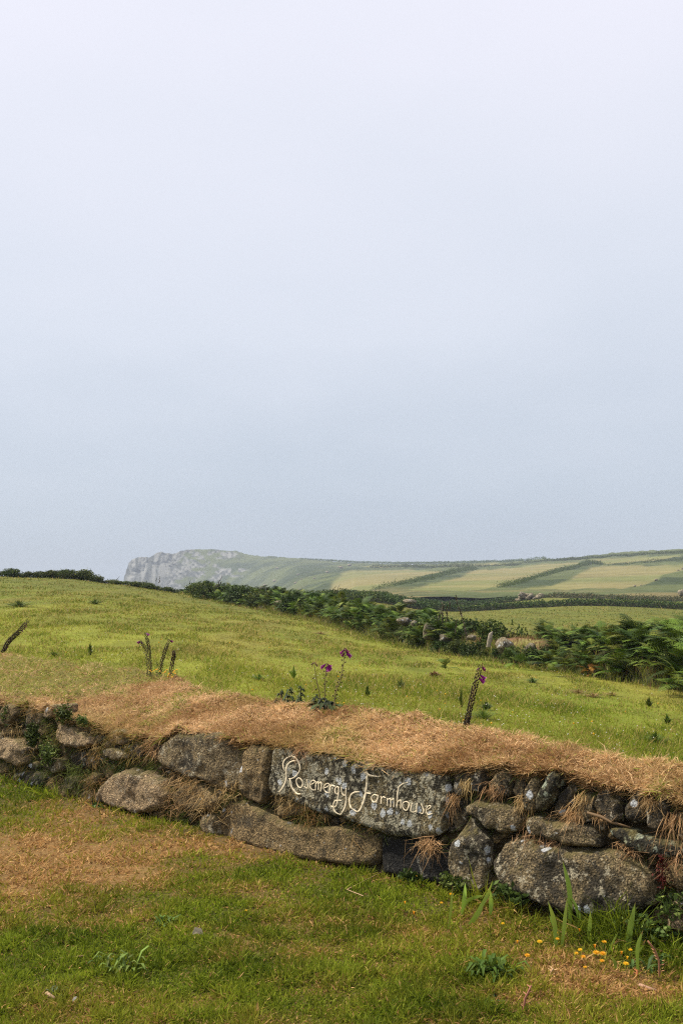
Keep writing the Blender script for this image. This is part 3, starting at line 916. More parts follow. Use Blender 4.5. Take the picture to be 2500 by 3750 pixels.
def joined_clump(seed, n, size):
    rng = random.Random(seed); vs, fs3, fs4, cs, k = [], [], [], [], 0
    for mt in frond_xf(rng, n, size, 0.9):
        me = rng.choice(FROND)
        v = np.empty(len(me.vertices) * 3, np.float32); me.vertices.foreach_get('co', v); v = v.reshape(-1, 3)
        M4 = np.array(mt); v = v @ M4[:3, :3].T + M4[:3, 3]
        c = np.empty(len(me.vertices) * 4, np.float32); me.attributes['Col'].data.foreach_get('color', c)
        li = np.empty(len(me.loops), np.int32); me.loops.foreach_get('vertex_index', li)
        lt = np.empty(len(me.polygons), np.int32); me.polygons.foreach_get('loop_total', lt)
        n3 = int((lt == 3).sum())
        st = np.concatenate([[0], np.cumsum(lt)[:-1]])
        t3 = np.stack([li[st[lt == 3] + j] for j in range(3)], -1) + k
        t4 = np.stack([li[st[lt == 4] + j] for j in range(4)], -1) + k
        fs3.append(t3); fs4.append(t4); vs.append(v); cs.append(c.reshape(-1, 4)[:, :3] * rng.uniform(.8, 1.25)); k += len(v)
    return mesh_np('bracken_plant', np.concatenate(vs), [np.concatenate(fs3), np.concatenate(fs4)], M_fern, np.concatenate(cs))
CLUMP = [joined_clump(60 + k, 20, 0.55) for k in range(6)]

# bank under the bracken
BK = dline([(690, 66), (800, 59), (1000, 49.5), (1180, 41), (1350, 34.5), (1520, 29.8), (1680, 26.6), (1800, 24.6), (1900, 23.2), (2000, 21.9), (2200, 19.6), (2400, 18.2), (2600, 16.9), (2900, 15.2)])
BKP = np.array([tuple(p) for p in BK]); BKL = np.concatenate([[0], np.cumsum(np.linalg.norm(np.diff(BKP, axis=0), axis=1))])
def bank_at(u, off):
    p = np.array([np.interp(u, BKL, BKP[:, k]) for k in range(3)])
    q = np.array([np.interp(u + .3, BKL, BKP[:, k]) for k in range(3)]) - np.array([np.interp(u - .3, BKL, BKP[:, k]) for k in range(3)])
    q[2] = 0; q /= np.linalg.norm(q) + 1e-9
    n = np.array((q[1], -q[0], 0))       # towards the far side is negative
    if n[1] < 0: n = -n
    return p + n * off
def bank_h(u, v):
    hump = 0.62
    prof = np.clip(1 - ((v - 0.9) / 1.15) ** 2, 0, 1) ** 0.7
    return hump * prof * (0.75 + 0.5 * fbm(np.array([u * .6]), np.array([v * .8]), 3, 15)[0])
nu = 150; us = np.linspace(0, BKL[-1], nu); vs_ = np.linspace(-0.35, 2.15, 14)
bv = []; bc = []
def topcol(px):
    return px
for u in us:
    for v in vs_:
        p = bank_at(u, v)
        z0 = float(ground_z(np.array([p[0]]), np.array([p[1]]))[0])
        h = bank_h(u, v)
        bv.append((p[0], p[1], z0 - .05 + h * 1.0))
        px_, _ = project(p[0], p[1], z0)
        tuft = vnoise(np.array([u * 1.3]), np.array([v * 2.0]), 77)[0]
        rb = float(sstep(1600, 1680, px_) * sstep(2030, 1960, px_) * sstep(.25, .45, h))
        cgn = np.array((0.030, 0.034, 0.010)) * (0.6 + .8 * tuft)
        crd = np.array((0.15, 0.085, 0.045)) if tuft < .45 else np.array((0.17, 0.15, 0.05))
        bc.append(cgn * (1 - rb) + crd * rb)
i_ = np.arange(nu - 1)[:, None] * 14; j_ = np.arange(13)[None]
bq = np.stack([i_ + j_, i_ + 14 + j_, i_ + 15 + j_, i_ + 1 + j_], -1).reshape(-1, 4)
tag(add('hedge_bank', mesh_np('hedge_bank', np.array(bv), bq, M_soil, np.array(bc), True)), kind='structure')

rf = random.Random(31)
n_near = 0
u = 0.0
while u < BKL[-1]:
    p0 = bank_at(u, 0)
    px, _ = project(p0[0], p0[1], p0[2])
    near = p0[1] < 23.0
    stepu = 0.36 if near else 0.62
    for row in range(5 if near else 4):
        v = (-0.15 + row * 0.5 if near else -0.1 + row * 0.55) + rf.uniform(-.2, .2)
        uu = u + rf.uniform(-.25, .25)
        p = bank_at(uu, v)
        pxx, _ = project(p[0], p[1], p[2])
        # the bare heathery stretch with boulders in the middle
        if 1640 < pxx < 1985 and rf.random() < (0.97 if row >= 1 else 0.8): continue
        if 1590 < pxx <= 1640 and rf.random() < .5: continue
        z0 = float(ground_z(np.array([p[0]]), np.array([p[1]]))[0])
        loc = Vector((p[0], p[1], z0 + bank_h(uu, v) * .85 - .05))
        big = 1.0
        if near:
            big = 0.80 + 0.48 * float(sstep(2100, 2480, pxx)) + rf.uniform(-.12, .12)
            lab = 'dark green bracken plant in the large bracken mass right of the boulders'
            fern_thing(loc, rf, rf.randint(15, 19), .50 * big, lab, 'bracken in the mass at the right')
            n_near += 1
        else:
            o = add('bracken_plant', rf.choice(CLUMP), None, loc)
            s_ = rf.uniform(.75, 1.15)
            o.scale = (s_, s_, s_ * rf.uniform(.85, 1.25)); o.rotation_euler = (rf.uniform(-.15, .15), rf.uniform(-.15, .15), rf.uniform(0, 6.28))
            tag(o, 'green bracken plant on the long hedge bank across the field', 'bracken', 'bracken along the hedge bank')
    u += stepu
print('near ferns', n_near)
# dark hawthorn and gorse bushes among the bracken
for k, (px, py, d, s_, h_, kd, lb) in enumerate([
        (780, 2195, 60, 1.2, 1.2, 0, 'dark bush at the left end of the bracken hedge'), (880, 2212, 55, 1.4, 1.15, 2, 'very dark bush among the left bracken by a grey stone'), (730, 2190, 63, 1.0, 1.0, 1, 'small green bush where the bracken hedge meets the crest'),
        (1100, 2255, 45.5, 1.1, 1.0, 2, 'low dark bush behind the bracken near the grey boulder'), (1590, 2350, 29.3, .95, 1.0, 0, 'dark leafy bush left of the tall dead stalks'), (1690, 2330, 28.2, 1.0, .95, 2, 'dark bush behind the heathery bank'), (1845, 2330, 25.6, .75, 1.0, 0, 'rounded green bush behind the heathery bank beside the post'),
        (1760, 2300, 28.6, .8, .9, 1, 'leafy bush behind the dead stalks'), (960, 2225, 52, 1.2, 1.0, 1, 'green bush rising from the left bracken')]):
    p_ = dline([(px, d)])[0]
    bush(p_ + Vector((0, 0, .15)), s_, s_, h_, kd, k * 2.1, lb)
# low plants creeping on the front of the boulder bank
for k, (px, d, s_, h_, kd) in enumerate([(1640, 27.0, .5, .45, 2), (1690, 26.0, .55, .5, 0), (1740, 25.2, .55, .5, 2), (1780, 24.6, .45, .45, 0), (1830, 23.9, .4, .4, 2), (1905, 22.8, .42, .5, 0), (1950, 22.3, .5, .55, 0), (1550, 28.8, .5, .5, 0), (1990, 21.9, .5, .6, 2)]):
    bush(dline([(px, d)])[0], s_, s_, h_, kd, k * 1.3, 'low dark plant growing against the boulder bank', 'low plants against the boulder bank')

# boulders in the hedge bank
for k, (px, py, d, w, h, kd, tilt, lb) in enumerate([
        (1572, 2312, 28.2, .42, .62, 0, .1, 'upright pale grey boulder at the left end of the heathery bank'),
        (1631, 2338, 27.2, .44, .34, 1, .2, 'low ribbed grey boulder right of the upright boulder'),
        (1850, 2368, 23.6, .50, .48, 2, -.2, 'large pale boulder beside the wooden post'),
        (1942, 2388, 22.2, .34, .56, 3, .05, 'slim grey boulder half hidden by bracken right of the large pale boulder'),
        (1480, 2275, 31, .6, .34, 4, .1, 'mottled grey boulder deep in the bracken'),
        (1522, 2286, 30, .36, .3, 1, .0, 'small grey boulder in bracken left of the upright boulder'),
        (1600, 2272, 29.8, .5, .28, 2, .1, 'flat grey boulder behind the upright boulder'),
        (1030, 2210, 47.5, .8, .42, 3, .1, 'pale boulder among bracken at the left part of the hedge'),
        (966, 2228, 50.5, .5, .4, 0, .0, 'small pale boulder at the foot of the left bracken'),
        (1727, 2335, 25.0, .3, .2, 1, .0, 'small whitish stone low on the boulder bank'),
        (720, 2185, 63, .7, .45, 2, 0, 'pale stone at the end of the crest hedge'),
        (2494, 2172, 176, 1.4, 1.6, 2, 0, 'white boulder at the right edge by the far hedge'),
        (1500, 2203, 104, 1.6, .7, 3, 0, 'pale stones showing at a gap in the rear hedge')]):
    p_ = at(px, py, d)
    o = add('boulder', BOULD[kd], None, p_)
    o.scale = (w * .84, w * .72, h * .86); o.rotation_euler = (tilt, tilt * .6, k * 1.9)
    tag(o, lb, 'boulder')
# wooden post
b = MB(); p0 = at(1787, 2366, 24.0); p1 = at(1796, 2316, 24.0)
pb = Vector((p0.x, p0.y, p0.z - .02)); ax = (p1 - pb)
vs = []
for f_, w_ in ((0, 1), (.5, 1.02), (.96, .98), (1, .8)):
    c_ = pb + ax * f_
    for sx, sy in ((-1, -1), (1, -1), (1, 1), (-1, 1)):
        vs.append(c_ + Vector((sx * .042 * w_, sy * .042 * w_, (.02 * sx if f_ > .9 else 0))))
b0 = b.addv(vs, (0.2, .17, .12))
b.quads([(4 * i + k, 4 * i + (k + 1) % 4, 4 * i + 4 + (k + 1) % 4, 4 * i + 4 + k) for i in range(3) for k in range(4)] + [(12, 13, 14, 15)])
tag(b.build('wooden_post', M_wood, None, pb), 'short weathered wooden post leaning in the boulder bank', 'post')

# dead stalks standing out of the hedges
def stalk(name, pts, r, label, group=None, col=(0.07, 0.05, 0.035), seeds=0, cat='stalk'):
    b = MB(); rng = random.Random(len(label) + int(pts[0].x * 100))
    n = 7; P = [pts[0].lerp(pts[1], i / (n - 1)) if len(pts) == 2 else None for i in range(n)]
    if len(pts) > 2:
        P = pts
    P = [p + Vector((rng.uniform(-1, 1), 0, 0)) * r * 1.5 for p in P]
    b.tube(P, [r * (1 - .7 * i / (len(P) - 1)) for i in range(len(P))], col, 5)
    for k in range(seeds):
        t_ = rng.uniform(.35, 1) * (len(P) - 1); i = min(int(t_), len(P) - 2); c_ = P[i].lerp(P[i + 1], t_ - i)
        d_ = Vector((rng.uniform(-1, 1), rng.uniform(-1, 1), rng.uniform(.2, 1))).normalized() * r * rng.uniform(3, 6)
        b.leaf([c_, c_ + d_ * .6, c_ + d_], [r * .8, r * 2.2, r * .4], np.asarray(col) * rng.uniform(.7, 1.6))
    o = b.build(name, M_stalk, None, pts[0])
    return tag(o, label, cat, group)
for k, (a, bb, d, r, sd, lb) in enumerate([
        ((1222, 2172), (1229, 2143), 41, .018, 0, 'left of two bare sticks rising from the bracken skyline'), ((1232, 2172), (1245, 2141), 41, .018, 0, 'taller right of two bare sticks rising from the bracken skyline'),
        ((1281, 2168), (1284, 2155), 40, .012, 0, 'short bare twig right of the two sticks'), ((1293, 2168), (1296, 2156), 40, .012, 0, 'shortest bare twig above the bracken'), ((1250, 2195), (1254, 2180), 39, .014, 0, 'pale twig low in the bracken under the two sticks'),
        ((795, 2150), (813, 2107), 60, .035, 0, 'tallest bare branch above the left bracken'), ((787, 2150), (799, 2128), 60, .025, 0, 'short bare branch beside the tallest one'), ((803, 2150), (810, 2130), 60, .022, 0, 'thin bare branch right of the tallest one'),
        ((583, 2135), (587, 2108), 68, .03, 0, 'lone upright stick on the crest hedge before the cliff'), ((572, 2128), (574, 2115), 68, .025, 0, 'tiny stick left of the lone upright stick'), ((428, 2124), (438, 2110), 67, .02, 0, 'small leaning twig on the crest left of the cliff'),
        ((1622, 2305), (1618, 2208), 28.2, .016, 26, 'tall dark seeded dock stalk left of the dead stalks'), ((1634, 2300), (1640, 2222), 28.0, .014, 22, 'second dark seeded dock stalk beside the tall one'), ((1600, 2290), (1612, 2240), 28.4, .012, 12, 'thin seeded stalk at the left of the dock stalks'),
        ((1712, 2340), (1668, 2185), 26.2, .014, 34, 'tallest dead stalk leaning left above the boulder bank'), ((1715, 2345), (1690, 2290), 26.0, .012, 14, 'brown dead stalk leaning below the tallest one'), ((1668, 2320), (1671, 2270), 26.6, .012, 16, 'upright dead stalk on the heathery bank'), ((1646, 2230), (1647, 2204), 28, .012, 10, 'purple tinged stalk top behind the dock stalks'),
        ((952, 2170), (955, 2145), 52, .02, 6, 'small bare twig on the left bracken skyline')]):
    stalk('dead_stalk', [at(*a, d), at(*bb, d)], r, lb, 'dead stalks in the hedges', seeds=sd)
# young and dying bracken by itself in the field
for k, (px, py, s_, dead, lb) in enumerate([
        (1626, 2466, .28, 0, 'small fresh bracken sprout alone in the field left of the tall foxglove spike'), (1918, 2452, .42, 0, 'young bright bracken standing in front of the slim boulder'), (2030, 2476, .30, 0, 'small bright bracken sprout before the big bracken mass'), (1890, 2428, .22, 0, 'tiny bracken sprout close to the large pale boulder'),
        (1898, 2412, .34, 1, 'orange withered bracken beside the slim grey boulder'), (2134, 2462, .30, 1, 'orange withered bracken at the left foot of the big bracken mass'), (2162, 2480, .36, 1, 'brightest orange withered bracken in front of the big bracken mass'), (1338, 2310, .5, 1, 'orange withered bracken at the foot of the long bracken bank'), (698, 2168, .6, 1, 'orange withered bush at the start of the bracken hedge'),
        (2440, 2545, .35, 0, 'bright bracken sprout in front of the big bracken mass near the right edge'), (2490, 2552, .5, 0, 'bright bracken at the very right edge of the field')]):
    p_ = gpos(px, py, 9)
    if p_ is None: continue
    fern_thing(p_, rf, 12 if dead else 7, s_ * (.8 if dead else 1), lb, 'single bracken sprouts in the field' if not dead else 'withered orange bracken', tall=1.0, fronds=DEADF if dead else FROND, name='bracken_sprout' if not dead else 'withered_bracken')

# ------------------------------------------------------------------ the stone faced hedge bank (wall) in front
R2 = math.sqrt(2.0)
BAT = 0.12
def face_d(px, py, o=0.0):
    rx, rz = ray(px, py)
    return (6.42 - o * R2 + BAT * R2 * EYE) / (rx + 1 - BAT * R2 * rz)
def face_sh(px, py, o=0.0):
    rx, rz = ray(px, py); d = face_d(px, py, o)
    return (rx * d - d) / R2, EYE + rz * d
def wall_xyz(s, h, o=0.0):
    s = np.asarray(s, float); h = np.asarray(h, float)
    b = BAT * h - o
    return np.stack([(6.42 + R2 * b + R2 * s) / 2, (6.42 + R2 * b - R2 * s) / 2, h + 0 * s], -1)
def wp(px, py, o=0.0):
    s, h = face_sh(px, py, o)
    return Vector(wall_xyz(s, h, o))
N_OUT = Vector((-1 / R2, -1 / R2, 0))

LIP = [(-1300, 2330), (-500, 2470), (0, 2565), (60, 2572), (180, 2592), (300, 2640), (400, 2682), (560, 2692), (640, 2672), (760, 2690), (880, 2716), (940, 2722), (1060, 2728), (1120, 2745), (1250, 2768), (1350, 2790), (1500, 2822), (1640, 2815), (1750, 2790), (1850, 2802), (1930, 2826),
       (2030, 2806), (2150, 2862), (2300, 2866), (2420, 2904), (2500, 2940), (3300, 3130)]
SIL = [(-1300, 2290, 2.5), (-500, 2345, 2.4), (0, 2392, 2.2), (300, 2436, 1.75), (480, 2452, 1.5), (600, 2478, 1.2), (660, 2492, 1.05), (760, 2520, .9), (830, 2545, .82), (1000, 2565, .75), (1200, 2590, .70), (1400, 2606, .66), (1540, 2622, .63), (1580, 2640, .62), (1700, 2655, .60), (1900, 2692, .54), (2100, 2737, .48), (2300, 2778, .42), (2500, 2806, .36), (3300, 2960, .26)]
tcols = np.linspace(-1300, 3300, 500)
NL, NT, NB = 4, 26, 10
tv = []
lipy = ip(tcols, LIP) + (vnoise(tcols * 0.02, tcols * 0, 3) - .5) * 18
sily = ip(tcols, SIL) + (fbm(tcols * 0.018, tcols * 0, 3, 5) - .5) * 16
bs = ip(tcols, SIL, 2)
rxl, rzl = ray(tcols, lipy); dl = face_d(tcols, lipy, 0.012)
rxs, rzs = ray(tcols, sily); ds_ = (6.42 + R2 * bs) / (rxs + 1)
for k in range(NL):              # under the overhanging lip, back into the wall
    f = k / NL
    d = dl + (1 - f) * 0.16
    z = EYE + rzl * dl - (1 - f) * 0.10
    tv.append(np.stack([rxl * d, d, z], -1))
for k in range(NT):
    f = k / (NT - 1)
    py = lerp(lipy, sily, f); d = lerp(dl, ds_, f ** 1.15)
    rx, rz = ray(tcols, py)
    tv.append(np.stack([rx * d, d, EYE + rz * d], -1))
for k in range(1, NB + 1):
    f = k / NB
    d = ds_ + f * (1.0 + 0.4 * bs)
    x = rxs * d
    gz = ground_z(x, d)
    ztop = EYE + rzs * ds_
    z = lerp(ztop - 0.02 * f, gz - 0.06, sstep(0, 1, f))
    z = np.minimum(z, EYE + rzs * d - 0.004)
    tv.append(np.stack([x, d, z], -1))
tv = np.stack(tv)                       # rows, cols, 3
amp = np.ones(tv.shape[:2]); amp[-NB:] = np.linspace(1, 0, NB)[:, None]; amp[:2] = 0
amp = amp * (1 + 0.9 * sstep(750, 450, tcols))[None]
tv[..., 2] += amp * (fbm(tv[..., 0] * 6, tv[..., 1] * 6, 4, 19) - .5) * 0.07 + amp * (fbm(tv[..., 0] * 22, tv[..., 1] * 22, 2, 29) - .5) * 0.03

def bank_green(x, y, z):
    px, py = project(x, y, z)
    v = (fbm(x * 2.2, y * 2.2, 4, 33) - 0.5) * 1.3 + (fbm(x * 9, y * 9, 2, 35) - .5) * .5
    v = v - 0.12
    for cx, cy, ax, ay, k in ((120, 2445, 380, 62, 1.0), (420, 2475, 260, 34, .85), (330, 2530, 220, 22, .45), (140, 2515, 280, 34, .55), (700, 2540, 120, 16, .3), (60, 2560, 90, 40, .35), (520, 2440, 90, 40, .3), (560, 2520, 200, 22, -.4), (300, 2450, 300, 14, -.3), (250, 2620, 80, 40, .15), (2150, 2840, 200, 40, .22), (820, 2550, 60, 25, .2)):
        v = v + k * np.exp(-(((px - cx) / ax) ** 2 + ((py - cy) / ay) ** 2))
    return np.clip(v, 0, 1)
tx_, ty_, tz_ = tv[..., 0], tv[..., 1], tv[..., 2]
gmask = bank_green(tx_, ty_, tz_)
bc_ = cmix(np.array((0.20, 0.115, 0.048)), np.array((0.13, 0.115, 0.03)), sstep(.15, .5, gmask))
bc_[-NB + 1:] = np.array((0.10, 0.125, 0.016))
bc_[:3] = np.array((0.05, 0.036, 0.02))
nr_, ncl = tv.shape[:2]
i_ = np.arange(nr_ - 1)[:, None] * ncl; j_ = np.arange(ncl - 1)[None]
tq = np.stack([i_ + j_, i_ + j_ + 1, i_ + ncl + j_ + 1, i_ + ncl + j_], -1).reshape(-1, 4)
WALL = empty('stone_wall', wall_xyz(0, 0), 'low stone faced hedge bank with dry straw turf on top and a lettered stone in its face', 'stone wall')
wl = WORLD['stone_wall']
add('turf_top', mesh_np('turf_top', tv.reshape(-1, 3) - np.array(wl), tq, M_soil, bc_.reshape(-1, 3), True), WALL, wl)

# dark earth packed behind and between the stones
sc0, sc1 = face_sh(-1300, 2600)[0], face_sh(3300, 3300)[0]
cs_ = np.linspace(sc0, sc1, 260); chh = np.linspace(-0.15, 1, 14)
lip_s, lip_h = face_sh(tcols, lipy)
top_h = np.interp(cs_, lip_s, lip_h) - 0.015
cvs = []
for f in chh:
    h = -0.15 + (top_h + 0.15) * np.clip((f + .15) / 1.15, 0, 1)
    o = -0.06 + (fbm(cs_ * 9, h * 9, 3, 45) - .5) * 0.06
    cvs.append(wall_xyz(cs_, h, o))
cvs = np.stack(cvs)
i_ = np.arange(13)[:, None] * 260; j_ = np.arange(259)[None]
cq = np.stack([i_ + j_, i_ + j_ + 1, i_ + 260 + j_ + 1, i_ + 260 + j_], -1).reshape(-1, 4)
cc = cmix(np.array((0.03, 0.023, 0.013)), np.array((0.075, 0.055, 0.026)), fbm(cvs[..., 0] * 8, cvs[..., 2] * 8, 3, 47).reshape(-1))
add('earth_core', mesh_np('earth_core', cvs.reshape(-1, 3) - np.array(wl), cq, M_soil, cc, True), WALL, wl)

def pip(pts, poly):
    return inpoly(pts[:, 0], pts[:, 1], [tuple(p) for p in poly])
def pdist(pts, poly):
    best = np.full(len(pts), 1e9)
    for i in range(len(poly)):
        a = poly[i]; b = poly[(i + 1) % len(poly)]; ab = b - a
        t = np.clip(((pts - a) @ ab) / (ab @ ab + 1e-12), 0, 1)
        best = np.minimum(best, np.linalg.norm(pts - (a + t[:, None] * ab), axis=1))
    return best
def n3(s, h, seed, fr):
    return np.array([mnoise.noise(Vector((a * fr, b * fr, seed * 1.37))) for a, b in zip(s, h)])

STONES = []
class Stone:
    def __init__(s, poly_px, mat, proud=0.0, bulge=0.05, rough=1.0, seed=0, name='stone', tilt=(0, 0), fine=1.0):
        P = np.array([face_sh(*p) for p in poly_px]).reshape(-1, 2)
        area = 0.5 * np.sum(P[:, 0] * np.roll(P[:, 1], -1) - P[:, 1] * np.roll(P[:, 0], -1))
        if area < 0: P = P[::-1]
        for _ in range(1):
            Q = np.roll(P, -1, 0); P = np.stack([P * .91 + Q * .09, P * .09 + Q * .91], 1).reshape(-1, 2)
        size = math.sqrt(abs(area)); s.size = size
        g = max(0.011, size / 26) / fine
        # resample outline and fray it
        L = np.concatenate([[0], np.cumsum(np.linalg.norm(np.roll(P, -1, 0) - P, axis=1))]); Pc = np.vstack([P, P[:1]])
        m = max(16, int(L[-1] / g)); u = np.linspace(0, L[-1], m, endpoint=False)
        P = np.stack([np.interp(u, L, Pc[:, 0]), np.interp(u, L, Pc[:, 1])], 1)
        c = P.mean(0); dr = P - c; dr /= np.linalg.norm(dr, axis=1)[:, None] + 1e-9
        P = P + dr * (n3(P[:, 0], P[:, 1], seed + 9, 16)[:, None] * 0.020 * rough + n3(P[:, 0], P[:, 1], seed + 5, 60)[:, None] * 0.005)
        s.P, s.c, s.seed, s.proud, s.bulge, s.rough, s.tilt = P, c, seed, proud, bulge * .55, rough, tilt
        rq = random.Random(seed * 5 + 1); s.cuts = []
        for q in range(0 if name == 'sign_stone' else 5):
            a_ = rq.uniform(0, 6.283); dv_ = np.array((math.cos(a_), math.sin(a_))); ext = float(((P - c) @ dv_).max())
            sl = rq.uniform(.25, .9) * min(1.0, rough); s.cuts.append((dv_, sl, ext * rq.uniform(.35, .8)))
        s.r = min(0.030, size * 0.14)
        lo, hi = P.min(0), P.max(0)
        gx, gy = np.meshgrid(np.arange(lo[0], hi[0], g), np.arange(lo[1], hi[1], g * .87))
        gx[1::2] += g / 2
        I = np.stack([gx.ravel(), gy.ravel()], 1)
        rg = np.random.default_rng(seed); I = I + rg.uniform(-.2, .2, I.shape) * g
        I = I[pip(I, P)]; I = I[pdist(I, P) > g * .55]
        A = np.vstack([P, I])
        r = delaunay_2d_cdt([Vector(p) for p in A], [(k, (k + 1) % m) for k in range(m)], [], 1, 1e-6)
        V2 = np.array([tuple(p) for p in r[0]]); T = np.array([f for f in r[2] if len(f) == 3], int)
        o = s.offset(V2)
        W3 = wall_xyz(V2[:, 0], V2[:, 1], o)
        # sides going back into the bank
        em = {}
        for f in T:
            for k in range(3):
                a, b = f[k], f[(k + 1) % 3]
                if (b, a) in em: em.pop((b, a))
                else: em[(a, b)] = 1
        ring = sorted({a for e in em for a in e}); idx = {a: len(W3) + k for k, a in enumerate(ring)}
        Bk = wall_xyz(c[0] + (V2[ring, 0] - c[0]) * .93, c[1] + (V2[ring, 1] - c[1]) * .93, np.full(len(ring), -0.22))
        Q4 = [(b, a, idx[a], idx[b]) for a, b in em]
        W3 = np.vstack([W3, Bk])
        s.loc = Vector(wall_xyz(c[0], c[1], 0))
        # orient faces towards the viewer side
        a, b, c3 = W3[T[0, 0]], W3[T[0, 1]], W3[T[0, 2]]
        if np.dot(np.cross(b - a, c3 - a), np.array(N_OUT)) < 0:
            T = T[:, ::-1]; Q4 = [q[::-1] for q in Q4]
        me = mesh_np(name, W3 - np.array(s.loc), [T, np.array(Q4)], mat, None, True)
        s.obj = add(name, me, WALL, s.loc); STONES.append(P)
    def offset(s, V2):
        V2 = np.asarray(V2, float)
        ins = pip(V2, s.P)
        d = pdist(V2, s.P) * ins
        t = np.clip(d / s.r, 0, 1)
        o = s.bulge * (np.sqrt(np.clip(1 - (1 - t) ** 2.2, 0, 1)) - 0.9)
        o = o + s.proud + s.tilt[0] * (V2[:, 0] - s.c[0]) + s.tilt[1] * (V2[:, 1] - s.c[1])
        for dv_, sl, st_ in s.cuts:
            o = o - np.clip((V2 - s.c) @ dv_ - st_, 0, None) * sl * .28
        o = np.maximum(o, -0.045 + 0.3 * s.proud)
        a = min(1.0, s.size / .3)
        k = s.rough
        o = o + t * k * (0.030 * a * n3(V2[:, 0], V2[:, 1], s.seed, 4.5) + 0.014 * n3(V2[:, 0], V2[:, 1], s.seed + 1, 15) + 0.0055 * n3(V2[:, 0], V2[:, 1], s.seed + 2, 42))
        return o

def cropA(p): return [(u * .574, 2500 + v * .574) for u, v in p]
def cropB(p): return [(800 + u * .574, 2500 + v * .574) for u, v in p]
def cropC(p): return [(1600 + u * .574, 2600 + v * .574) for u, v in p]
def cropH(p): return [(1250 + u * .797, 3000 + v * .797) for u, v in p]

